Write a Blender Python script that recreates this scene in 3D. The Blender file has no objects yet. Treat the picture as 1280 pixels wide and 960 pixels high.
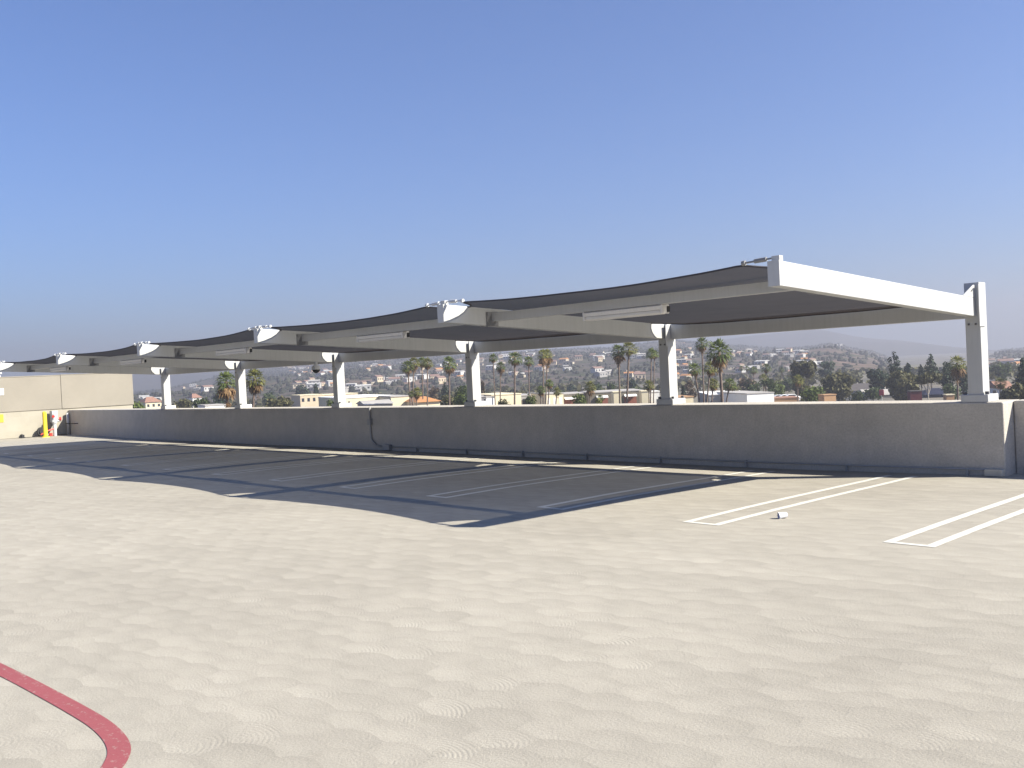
import bpy, math, random
from mathutils import Vector, Matrix, noise
R = math.radians
sc = bpy.context.scene
COL = sc.collection
rng = random.Random(7)

# ------------------------------------------------------------------ camera
F_PX, YAW, PITCH, ROLL = 1186.49, 0.811287, -0.014707, -0.048684
CAM = Vector((0.0, -14.8283, 1.89))
fwd = Vector((-math.sin(YAW) * math.cos(PITCH), math.cos(YAW) * math.cos(PITCH), math.sin(PITCH)))
rt = fwd.cross(Vector((0, 0, 1))).normalized()
up = rt.cross(fwd)
rt, up = rt * math.cos(ROLL) + up * math.sin(ROLL), -rt * math.sin(ROLL) + up * math.cos(ROLL)
cd = bpy.data.cameras.new('camera')
cam = bpy.data.objects.new('camera', cd)
COL.objects.link(cam)
m = Matrix.Identity(4)
for i in range(3):
    m[i][0], m[i][1], m[i][2], m[i][3] = rt[i], up[i], -fwd[i], CAM[i]
cam.matrix_world = m
cd.sensor_fit = 'HORIZONTAL'; cd.sensor_width = 36.0; cd.lens = F_PX / 1280 * 36
cd.clip_start = 0.05; cd.clip_end = 30000
sc.camera = cam

def ray(x, y):
    return (fwd + rt * ((x - 640) / F_PX) - up * ((y - 480) / F_PX)).normalized()
def at(x, y, d):
    """the point seen at a photo pixel, at horizontal distance d"""
    v = ray(x, y)
    return CAM + v * (d / math.hypot(v.x, v.y))
def on_floor(x, y, z=0.0):
    v = ray(x, y)
    return CAM + v * ((z - CAM.z) / v.z)
def px2m(px, d):
    return px * d / F_PX * 1.02

GROUND = -12.0

# ------------------------------------------------------------------ node helpers
class N:
    def __init__(s, name, rough=0.7):
        s.m = bpy.data.materials.new(name); s.m.use_nodes = True
        s.t = s.m.node_tree; s.b = s.t.nodes['Principled BSDF']; s.out = s.t.nodes['Material Output']
        s.b.inputs['Roughness'].default_value = rough
        s.b.inputs['Specular IOR Level'].default_value = 0.3
        s._c = None
    def new(s, t, **k):
        n = s.t.nodes.new(t)
        for a, v in k.items(): setattr(n, a, v)
        return n
    def lk(s, a, b): s.t.links.new(a, b)
    @property
    def co(s):
        if s._c is None: s._c = s.new('ShaderNodeTexCoord').outputs['Object']
        return s._c
    def math(s, op, a, b=None, c=None):
        n = s.new('ShaderNodeMath', operation=op)
        for i, v in enumerate((a, b, c)):
            if v is None: continue
            if isinstance(v, (int, float)): n.inputs[i].default_value = v
            else: s.lk(v, n.inputs[i])
        return n.outputs[0]
    def noise(s, scale, detail=4, rough=0.55, vec=None, stretch=None):
        n = s.new('ShaderNodeTexNoise'); n.inputs['Scale'].default_value = scale
        n.inputs['Detail'].default_value = detail; n.inputs['Roughness'].default_value = rough
        v = vec or s.co
        if stretch:
            mp = s.new('ShaderNodeMapping'); mp.inputs['Scale'].default_value = stretch
            s.lk(v, mp.inputs['Vector']); v = mp.outputs[0]
        s.lk(v, n.inputs['Vector'])
        return n.outputs['Fac']
    def ramp(s, fac, stops):
        n = s.new('ShaderNodeValToRGB'); e = n.color_ramp.elements
        while len(e) < len(stops): e.new(0.5)
        for el, (p, c) in zip(e, stops):
            el.position = p; el.color = (c[0], c[1], c[2], 1) if not isinstance(c, (int, float)) else (c, c, c, 1)
        s.lk(fac, n.inputs[0]); return n.outputs['Color']
    def mix(s, fac, a, b, mode='MIX'):
        n = s.new('ShaderNodeMix', data_type='RGBA', blend_type=mode)
        for sock, v in ((n.inputs[0], fac), (n.inputs[6], a), (n.inputs[7], b)):
            if isinstance(v, (int, float)): sock.default_value = v
            elif isinstance(v, tuple): sock.default_value = (v[0], v[1], v[2], 1)
            else: s.lk(v, sock)
        return n.outputs[2]
    def color(s, c):
        if isinstance(c, tuple): s.b.inputs['Base Color'].default_value = (c[0], c[1], c[2], 1)
        else: s.lk(c, s.b.inputs['Base Color'])
        return s
    def bump(s, h, strength=0.3, dist=0.01):
        n = s.new('ShaderNodeBump'); n.inputs['Strength'].default_value = strength; n.inputs['Distance'].default_value = dist
        s.lk(h, n.inputs['Height']); s.lk(n.outputs[0], s.b.inputs['Normal']); return s

def sc3(c, k): return (c[0] * k, c[1] * k, c[2] * k)
def mottled(name, c, amt=0.12, scale=3.0, rough=0.75, bump=0.0, bscale=60, fine=0.0):
    n = N(name, rough)
    col = n.ramp(n.noise(scale, 5), [(0.3, sc3(c, 1 - amt)), (0.7, sc3(c, 1 + amt))])
    if fine:
        col = n.mix(1.0, col, n.ramp(n.noise(bscale, 3), [(0.3, 1 - fine), (0.7, 1.0)]), 'MULTIPLY')
    n.color(col)
    if bump: n.bump(n.noise(bscale, 4), bump, 0.006)
    return n.m

# concrete deck with overlapping fan-shaped trowel swirls
def deck_material():
    n = N('swirled_concrete', 0.85); n.b.inputs['Specular IOR Level'].default_value = 0.15
    sep = n.new('ShaderNodeSeparateXYZ'); 
    wob = n.new('ShaderNodeTexNoise'); wob.inputs['Scale'].default_value = 0.9; wob.inputs['Detail'].default_value = 2
    n.lk(n.co, wob.inputs['Vector'])
    wv = n.new('ShaderNodeVectorMath', operation='MULTIPLY_ADD')
    n.lk(wob.outputs['Color'], wv.inputs[0]); wv.inputs[1].default_value = (0.32, 0.32, 0); n.lk(n.co, wv.inputs[2])
    n.lk(wv.outputs[0], sep.inputs[0])
    rot = R(12)
    X, Y = sep.outputs[0], sep.outputs[1]
    u = n.math('DIVIDE', n.math('ADD', n.math('MULTIPLY', X, math.cos(rot)), n.math('MULTIPLY', Y, math.sin(rot))), 0.36)
    v = n.math('DIVIDE', n.math('SUBTRACT', n.math('MULTIPLY', Y, math.cos(rot)), n.math('MULTIPLY', X, math.sin(rot))), 0.22)
    fl = n.math('FLOOR', v)
    def cand(k):
        par = n.math('MULTIPLY', n.math('MODULO', n.math('ABSOLUTE', k), 2.0), 0.5)
        cu = n.math('ADD', n.math('ROUND', n.math('SUBTRACT', u, par)), par)
        du = n.math('MULTIPLY', n.math('SUBTRACT', u, cu), 0.36)
        dv = n.math('MULTIPLY', n.math('SUBTRACT', v, k), 0.22)
        d = n.math('SQRT', n.math('ADD', n.math('MULTIPLY', du, du), n.math('MULTIPLY', dv, dv)))
        idc = n.math('ADD', n.math('MULTIPLY', cu, 12.97), n.math('MULTIPLY', k, 78.23))
        return d, idc
    d1, i1 = cand(n.math('SUBTRACT', fl, 1.0)); d0, i0 = cand(fl)
    sel = n.math('LESS_THAN', d1, 0.27)
    def lerp(a, b): return n.math('ADD', n.math('MULTIPLY', a, sel), n.math('MULTIPLY', b, n.math('SUBTRACT', 1.0, sel)))
    d = lerp(d1, d0); idv = lerp(i1, i0)
    wn = n.new('ShaderNodeTexWhiteNoise', noise_dimensions='1D'); n.lk(idv, wn.inputs['W'])
    rnd = wn.outputs['Value']
    # broom rings, unevenly pressed
    ring = n.math('SINE', n.math('MULTIPLY', d, 230.0))
    press = n.ramp(n.noise(0.8, 3), [(0.43, 0.0), (0.64, 1.0)])
    bw = n.new('ShaderNodeRGBToBW'); n.lk(press, bw.inputs[0])
    rm = n.math('MULTIPLY', n.math('MULTIPLY', ring, rnd), bw.outputs[0])
    lobe = n.math('POWER', n.math('MULTIPLY', d, 3.7), 2.0)
    h = n.math('ADD', n.math('MULTIPLY', n.math('MULTIPLY', lobe, n.math('ADD', rnd, 0.25)), 0.0016), n.math('MULTIPLY', rm, 0.00075))
    h = n.math('ADD', h, n.math('MULTIPLY', n.noise(1.1, 3), 0.0055))
    h = n.math('ADD', h, n.math('MULTIPLY', n.noise(1.0, 2, 0.5, stretch=(2.9, 5.0, 1)), 0.0036))
    h = n.math('ADD', h, n.math('MULTIPLY', n.noise(48, 5, 0.75), 0.0052))
    n.bump(h, 1.0, 1.0)
    base = n.ramp(n.noise(0.22, 6, 0.6), [(0.3, (0.325, 0.301, 0.256)), (0.5, (0.357, 0.332, 0.282)), (0.72, (0.385, 0.358, 0.305))])
    base = n.mix(1.0, base, n.ramp(rnd, [(0.0, 0.94), (1.0, 1.03)]), 'MULTIPLY')
    base = n.mix(1.0, base, n.ramp(lobe, [(0.0, 1.03), (0.9, 0.95)]), 'MULTIPLY')
    base = n.mix(1.0, base, n.ramp(n.noise(95, 2), [(0.32, 0.86), (0.6, 1.02)]), 'MULTIPLY')
    base = n.mix(1.0, base, n.ramp(n.noise(1.0, 3, 0.6, stretch=(2.4, 5.0, 1)), [(0.36, 0.95), (0.62, 1.03)]), 'MULTIPLY')
    # long worn streaks along the drive lane
    base = n.mix(1.0, base, n.ramp(n.noise(0.5, 4, 0.6, stretch=(0.25, 2.2, 1)), [(0.38, 0.955), (0.6, 1.01)]), 'MULTIPLY')
    # small dark specks and stains
    vor = n.new('ShaderNodeTexVoronoi'); vor.inputs['Scale'].default_value = 0.55; n.lk(n.co, vor.inputs['Vector'])
    spot = n.ramp(n.math('ADD', vor.outputs['Distance'], n.math('MULTIPLY', n.noise(9, 2), 0.05)), [(0.03, 0.78), (0.06, 1.0)])
    base = n.mix(0.55, base, n.mix(1.0, base, spot, 'MULTIPLY'))
    n.color(base)
    return n.m

def paint(name, c, wear=0.45):
    n = N(name, 0.7)
    conc = (0.345, 0.315, 0.268)
    f = n.ramp(n.noise(26, 6, 0.7), [(wear - 0.10, 0.0), (wear + 0.03, 1.0)])
    n.color(n.mix(f, conc, n.ramp(n.noise(2.0, 3), [(0.3, sc3(c, 0.92)), (0.7, c)])))
    n.bump(n.noise(60, 3), 0.3, 0.004)
    return n.m

def stucco_material():
    n = N('stucco', 0.9); n.b.inputs['Specular IOR Level'].default_value = 0.1
    c = n.ramp(n.noise(0.9, 6, 0.6), [(0.3, (0.45, 0.42, 0.375)), (0.7, (0.51, 0.475, 0.425))])
    c = n.mix(1.0, c, n.ramp(n.noise(1.2, 4, 0.6, stretch=(4, 4, 0.25)), [(0.35, 0.965), (0.6, 1.0)]), 'MULTIPLY')
    c = n.mix(1.0, c, n.ramp(n.noise(30, 5, 0.75), [(0.32, 0.80), (0.66, 1.07)]), 'MULTIPLY')
    c = n.mix(1.0, c, n.ramp(n.noise(3.5, 5, 0.65), [(0.3, 0.92), (0.62, 1.03)]), 'MULTIPLY')
    n.color(c); n.bump(n.noise(55, 4, 0.65), 0.7, 0.012)
    return n.m

def block_material():
    n = N('lower_stucco', 0.9)
    br = n.new('ShaderNodeTexBrick'); br.inputs['Scale'].default_value = 1.0
    br.inputs['Brick Width'].default_value = 0.62; br.inputs['Row Height'].default_value = 0.3; br.inputs['Mortar Size'].default_value = 0.006
    br.inputs['Color1'].default_value = (0.47, 0.43, 0.33, 1); br.inputs['Color2'].default_value = (0.55, 0.51, 0.40, 1); br.inputs['Mortar'].default_value = (0.5, 0.46, 0.36, 1)
    mp = n.new('ShaderNodeMapping'); mp.inputs['Rotation'].default_value = (R(90), 0, R(90))
    n.lk(n.co, mp.inputs[0]); sp = n.new('ShaderNodeSeparateXYZ'); n.lk(n.co, sp.inputs[0])
    cb = n.new('ShaderNodeCombineXYZ'); n.lk(sp.outputs[1], cb.inputs[0]); n.lk(sp.outputs[2], cb.inputs[1])
    n.lk(cb.outputs[0], br.inputs['Vector'])
    n.color(n.mix(1.0, n.mix(0.6, br.outputs['Color'], n.ramp(n.noise(1.5, 5), [(0.3, (0.46, 0.42, 0.33)), (0.7, (0.54, 0.50, 0.40))])), (0.66, 0.665, 0.69), 'MULTIPLY'))
    n.bump(n.noise(50, 4), 0.4, 0.008)
    return n.m

def fabric_material():
    n = N('shade_cloth', 0.95); n.b.inputs['Specular IOR Level'].default_value = 0.05
    c = n.ramp(n.noise(1.3, 4), [(0.3, (0.088, 0.074, 0.069)), (0.7, (0.106, 0.090, 0.084))])
    c = n.mix(1.0, c, n.ramp(n.noise(30, 2, 0.5, stretch=(1, 12, 1)), [(0.3, 0.9), (0.7, 1.05)]), 'MULTIPLY')
    n.color(c)
    tr = n.new('ShaderNodeBsdfTransparent'); tr.inputs[0].default_value = (0.9, 0.9, 0.9, 1)
    mx = n.new('ShaderNodeMixShader'); mx.inputs[0].default_value = 0.11
    n.lk(n.b.outputs[0], mx.inputs[1]); n.lk(tr.outputs[0], mx.inputs[2]); n.lk(mx.outputs[0], n.out.inputs[0])
    return n.m

def metal_paint(name, c, rough=0.38):
    n = N(name, rough); n.b.inputs['Specular IOR Level'].default_value = 0.45
    k = n.ramp(n.noise(1.7, 5, 0.6), [(0.3, sc3(c, 0.93)), (0.7, c)])
    k = n.mix(1.0, k, n.ramp(n.noise(3, 4, 0.6, stretch=(6, 6, 0.4)), [(0.3, 0.93), (0.55, 1.0)]), 'MULTIPLY')
    n.color(k); n.bump(n.noise(14, 3), 0.05, 0.003)
    return n.m

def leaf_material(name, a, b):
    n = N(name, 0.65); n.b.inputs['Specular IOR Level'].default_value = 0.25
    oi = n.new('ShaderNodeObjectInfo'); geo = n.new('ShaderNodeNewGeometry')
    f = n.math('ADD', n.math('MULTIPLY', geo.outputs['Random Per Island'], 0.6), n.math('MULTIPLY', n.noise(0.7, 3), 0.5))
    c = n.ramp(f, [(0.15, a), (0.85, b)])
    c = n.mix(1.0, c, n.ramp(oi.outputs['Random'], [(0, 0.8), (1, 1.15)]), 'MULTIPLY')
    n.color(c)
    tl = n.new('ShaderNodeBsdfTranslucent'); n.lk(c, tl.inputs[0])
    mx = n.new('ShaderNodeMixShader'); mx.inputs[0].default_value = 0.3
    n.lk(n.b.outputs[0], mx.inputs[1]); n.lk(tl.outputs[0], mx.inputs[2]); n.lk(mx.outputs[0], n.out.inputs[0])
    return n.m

M = dict(
    deck=deck_material(), stucco=stucco_material(), lower=block_material(),
    upper=mottled('upper_stucco', (0.265, 0.242, 0.202), 0.06, 0.8, 0.9, 0.5, 50, 0.1),
    fabric=fabric_material(), hem=mottled('dark_hem', (0.05, 0.047, 0.055), 0.1, 8, 0.9),
    white=metal_paint('white_steel', (0.47, 0.472, 0.465)), grey=metal_paint('grey_steel', (0.42, 0.42, 0.42), 0.45),
    hwhite=mottled('house_white', (0.50, 0.49, 0.47), 0.06, 0.3, 0.85), htile=mottled('house_tile', (0.22, 0.14, 0.115), 0.2, 1.2, 0.85), hcream=mottled('house_cream', (0.44, 0.39, 0.30), 0.06, 0.3, 0.85), beigebox=mottled('beige_box', (0.50, 0.46, 0.38), 0.08, 9, 0.7), scrub=leaf_material('hill_scrub', (0.026, 0.032, 0.022), (0.070, 0.072, 0.048)), plate=metal_paint('plate_steel', (0.22, 0.22, 0.225), 0.5), bolt=metal_paint('dark_bolt', (0.10, 0.10, 0.11), 0.4),
    galv=metal_paint('galvanized', (0.50, 0.51, 0.52), 0.35), dark=mottled('black_rubber', (0.03, 0.03, 0.032), 0.15, 20, 0.7),
    conduit=metal_paint('conduit', (0.30, 0.30, 0.30), 0.5),
    lamp=metal_paint('lamp_housing', (0.72, 0.70, 0.67), 0.45), lens=mottled('lamp_lens', (0.66, 0.64, 0.60), 0.05, 4, 0.3),
    line=paint('white_line_paint', (0.60, 0.585, 0.53), 0.385), red=paint('red_line_paint', (0.27, 0.075, 0.082), 0.40),
    yellow=metal_paint('yellow_paint', (0.80, 0.62, 0.04), 0.5), redmetal=metal_paint('red_valve', (0.55, 0.05, 0.04), 0.45),
    signw=mottled('sign_white', (0.75, 0.77, 0.80), 0.05, 5, 0.5), cup=mottled('paper_cup', (0.78, 0.79, 0.82), 0.05, 30, 0.6),
    blue=mottled('blue_print', (0.03, 0.06, 0.28), 0.1, 30, 0.6), glass=mottled('dome_glass', (0.03, 0.03, 0.035), 0.1, 5, 0.1),
    palm=leaf_material('palm_leaf', (0.045, 0.072, 0.018), (0.15, 0.18, 0.05)), palm2=leaf_material('sunlit_palm_leaf', (0.07, 0.09, 0.02), (0.24, 0.23, 0.065)),  # palm2: brighter, yellower copy of palm with sunlight painted into the leaf colour
    dead=leaf_material('dead_frond', (0.13, 0.075, 0.035), (0.30, 0.19, 0.09)),
    trunk=mottled('palm_trunk', (0.14, 0.105, 0.085), 0.25, 2.5, 0.9), bark=mottled('bark', (0.10, 0.08, 0.065), 0.3, 3, 0.9),
    palebark=mottled('pale_bark', (0.45, 0.40, 0.33), 0.2, 1.5, 0.85),
    green=leaf_material('green_leaf', (0.024, 0.042, 0.014), (0.085, 0.115, 0.035)), dkgreen=leaf_material('dark_leaf', (0.012, 0.026, 0.016), (0.040, 0.062, 0.032)),
    olive=leaf_material('olive_leaf', (0.045, 0.050, 0.020), (0.125, 0.115, 0.05)), brown=leaf_material('brown_leaf', (0.07, 0.055, 0.035), (0.16, 0.115, 0.07)),
    lime=leaf_material('bright_leaf', (0.05, 0.08, 0.012), (0.15, 0.19, 0.04)),
    cream=mottled('cream_stucco', (0.68, 0.60, 0.42), 0.06, 0.3, 0.85), beige=mottled('beige_stucco', (0.52, 0.43, 0.31), 0.08, 0.3, 0.85),
    wwhite=mottled('white_wall', (0.76, 0.75, 0.72), 0.05, 0.3, 0.8), greyw=mottled('grey_wall', (0.30, 0.29, 0.28), 0.1, 0.3, 0.85),
    olivew=mottled('olive_wall', (0.17, 0.15, 0.115), 0.1, 0.3, 0.85), brick=mottled('red_brick', (0.26, 0.10, 0.07), 0.15, 1.5, 0.9),
    tile=mottled('terracotta_roof', (0.30, 0.165, 0.115), 0.2, 1.2, 0.85), oroof=mottled('orange_roof', (0.46, 0.22, 0.09), 0.1, 0.8, 0.8),
    roof=mottled('flat_roof', (0.36, 0.34, 0.32), 0.12, 0.4, 0.9), droof=mottled('dark_roof', (0.085, 0.075, 0.072), 0.15, 0.8, 0.85),
    win=mottled('window_glass', (0.03, 0.035, 0.045), 0.2, 0.5, 0.15), maroon=mottled('maroon_wall', (0.13, 0.03, 0.035), 0.1, 0.5, 0.8),
    navy=mottled('navy_wall', (0.016, 0.020, 0.042), 0.15, 0.5, 0.6), signred=mottled('sign_red', (0.45, 0.06, 0.09), 0.05, 1, 0.5), tan=mottled('tan_wall', (0.40, 0.24, 0.13), 0.08, 0.5, 0.85),
    carw=mottled('car_white', (0.75, 0.75, 0.76), 0.03, 2, 0.3), card=mottled('car_dark', (0.05, 0.055, 0.07), 0.1, 2, 0.3),
)

# ------------------------------------------------------------------ mesh helpers
class MB:
    def __init__(s): s.v = []; s.f = []; s.mi = []; s.cur = 0
    def add(s, vs, fs):
        o = len(s.v); s.v += [tuple(v) for v in vs]
        s.f += [tuple(i + o for i in f) for f in fs]; s.mi += [s.cur] * len(fs); return s
    def box(s, x0, x1, y0, y1, z0, z1, mat=None):
        vs = [Vector((x, y, z)) for z in (z0, z1) for y in (y0, y1) for x in (x0, x1)]
        if mat: vs = [mat @ v for v in vs]
        return s.add(vs, [(0, 2, 3, 1), (4, 5, 7, 6), (0, 1, 5, 4), (2, 6, 7, 3), (0, 4, 6, 2), (1, 3, 7, 5)])
    def hexa(s, p): return s.add(p, [(0, 2, 3, 1), (4, 5, 7, 6), (0, 1, 5, 4), (2, 6, 7, 3), (0, 4, 6, 2), (1, 3, 7, 5)])
    def tube(s, pts, rad, n=8, cap=True):
        pts = [Vector(p) for p in pts]; k = len(pts)
        rads = rad if isinstance(rad, (list, tuple)) else [rad] * k
        vs = []; a = None
        for i, p in enumerate(pts):
            t = (pts[min(i + 1, k - 1)] - pts[max(i - 1, 0)]).normalized()
            if a is None: a = t.cross(Vector((0, 0, 1)) if abs(t.z) < .9 else Vector((1, 0, 0))).normalized()
            a = (a - t * a.dot(t)).normalized(); b = t.cross(a)
            for j in range(n):
                g = 2 * math.pi * j / n
                vs.append(p + (a * math.cos(g) + b * math.sin(g)) * rads[i])
        fs = [(i * n + j, i * n + (j + 1) % n, (i + 1) * n + (j + 1) % n, (i + 1) * n + j) for i in range(k - 1) for j in range(n)]
        if cap: fs += [tuple(range(n))[::-1], tuple((k - 1) * n + j for j in range(n))]
        return s.add(vs, fs)
    def prism(s, poly, axis, a0, a1):
        """extrude a 2-D polygon along an axis (0 x, 1 y, 2 z)"""
        def P(u, v, w): return {0: (w, u, v), 1: (u, w, v), 2: (u, v, w)}[axis]
        n = len(poly)
        vs = [P(u, v, a0) for u, v in poly] + [P(u, v, a1) for u, v in poly]
        return s.add(vs, [tuple(range(n))[::-1], tuple(range(n, 2 * n))] + [(i, (i + 1) % n, n + (i + 1) % n, n + i) for i in range(n)])
    def build(s, name, mat, parent=None, smooth=False, bevel=0.0, seg=2):
        me = bpy.data.meshes.new(name); me.from_pydata(s.v, [], s.f); me.update()
        for x in (mat if isinstance(mat, (list, tuple)) else [mat]): me.materials.append(x)
        if any(s.mi): me.polygons.foreach_set('material_index', s.mi)
        import bmesh
        bm = bmesh.new(); bm.from_mesh(me); bmesh.ops.recalc_face_normals(bm, faces=bm.faces); bm.to_mesh(me); bm.free()
        if smooth: me.polygons.foreach_set('use_smooth', [True] * len(me.polygons))
        o = bpy.data.objects.new(name, me); COL.objects.link(o)
        if parent: o.parent = parent
        if bevel:
            b = o.modifiers.new('bevel', 'BEVEL'); b.width = bevel; b.segments = seg; b.limit_method = 'ANGLE'; b.angle_limit = R(40)
        return o

def tag(o, label, cat, group=None, kind=None):
    if label: o['label'] = label
    if cat: o['category'] = cat
    if group: o['group'] = group
    if kind: o['kind'] = kind
    return o
def struct(o, label=None): o['kind'] = 'structure'; o['label'] = label or o.name; return o
def empty(name, loc, label, cat, group=None, rz=0.0):
    o = bpy.data.objects.new(name, None); COL.objects.link(o); o.location = loc; o.rotation_euler = (0, 0, rz); o.empty_display_size = 0.3
    return tag(o, label, cat, group)
def copy_tree(o, parent=None):
    c = o.copy(); COL.objects.link(c)
    if parent: c.parent = parent
    for ch in list(o.children): copy_tree(ch, c)
    return c

# ------------------------------------------------------------------ the deck and its markings
def sstep(t): t = min(1.0, max(0.0, t)); return t * t * (3 - 2 * t)
def dip(X, Y):
    """the deck falls a few centimetres to a drain line along the parapet"""
    t = min(1.0, max(0.0, (Y + 4.5) / 4.5)); g = 0.33 + 0.67 * sstep((X + 44) / 9) * sstep((-4.5 - X) / 5)
    return -0.075 * g * (0.5 * t * t * (3 - 2 * t) + 0.5 * t)
xs = [-75, -60, -48] + [-45 + i * 1.0 for i in range(44)] + [0, 4, 10, 25, 60]
ys = [-70, -40, -20, -10, -6, -5, -4.5] + [-4.2 + i * 0.3 for i in range(15)] + [0.3, 0.75]
b = MB()
b.add([(x, y, dip(x, y)) for y in ys for x in xs], [(j * len(xs) + i, j * len(xs) + i + 1, (j + 1) * len(xs) + i + 1, (j + 1) * len(xs) + i) for j in range(len(ys) - 1) for i in range(len(xs) - 1)])
b.box(-75, 60, -70, 0.75, GROUND + 0.01, -0.2); b.box(-75, -44.55, 0.75, 2.95, GROUND + 0.01, -0.01)
struct(b.build('parking_deck', M['deck']), 'pale concrete rooftop parking deck with swirled trowel finish')

SP, PX0 = 2.437, -4.085
for i in range(-1, 17):
    cx = PX0 - i * SP
    if cx < -42: break
    b = MB(); jit = random.Random(i + 50)
    for s in (-1, 1):
        n_ = 40; row = []
        for k in range(n_ + 1):
            y = -5.74 + (5.74 - 0.42) * k / n_
            for q in (-1, 1):
                x = cx + s * 0.205 + q * (0.05 + jit.uniform(-.003, .003)); row.append((x, y, dip(x, y) + 0.004))
        b.add(row, [(2 * k, 2 * k + 1, 2 * k + 3, 2 * k + 2) for k in range(n_)])
    b.add([(cx + x, y, 0.004) for y in (-5.742, -5.665) for x in (-0.154, 0.154)], [(0, 1, 3, 2)])
    o = b.build('stall_marking', M['line']); o['kind'] = 'structure'; o['label'] = 'white hairpin parking stall line'; o['group'] = 'white stall lines along the parapet'

# red fire-lane line: straight, then a rounded corner
def band(path, w):
    b = MB(); n = len(path); L = []; Rr = []
    for i, p in enumerate(path):
        t = (path[min(i + 1, n - 1)] - path[max(i - 1, 0)]).normalized(); q = Vector((-t.y, t.x, 0))
        L.append(p + q * w / 2); Rr.append(p - q * w / 2)
    vs = []
    vs = [(v.x, v.y, 0.004) for v in L] + [(v.x, v.y, 0.004) for v in Rr]
    fs = []
    for i in range(n - 1):
        fs.append((i, i + 1, n + i + 1, n + i))
    return b.add(vs, fs)
A, B, C, D = (on_floor(*q) for q in ((0, 837), (112, 899), (149, 929), (139, 955)))
RED_PTS = [on_floor(*q) for q in ((-160, 758), (0, 837), (60, 868), (105, 893), (128, 908), (143, 923), (149, 937), (146, 950), (136, 964), (110, 985), (60, 1020))]
path = []
for i in range(len(RED_PTS) - 1):
    p0, p1, p2, p3 = (RED_PTS[max(0, min(len(RED_PTS) - 1, i + k))] for k in (-1, 0, 1, 2))
    for k in range(6):
        t = k / 6
        path.append(0.5 * ((2 * p1) + (p2 - p0) * t + (2 * p0 - 5 * p1 + 4 * p2 - p3) * t * t + (3 * p1 - p0 - 3 * p2 + p3) * t ** 3))
struct(band(path, 0.115).build('red_floor_line', M['red']), 'red painted fire lane line with a rounded corner on the deck')

# ------------------------------------------------------------------ parapets
H = 1.067
b = MB(); b.box(-44.53, -5.16, 0.0, 0.745, -0.15, H)
tag(b.build('parapet_wall', M['stucco'], bevel=0.022), 'long beige stucco parapet wall carrying the canopy columns', 'wall')
b = MB(); b.box(-5.155, 45, 0.40, 0.745, -0.15, H)
tag(b.build('parapet_wall', M['stucco'], bevel=0.022), 'set back parapet wall continuing beyond the right end of the long wall', 'wall')

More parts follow.
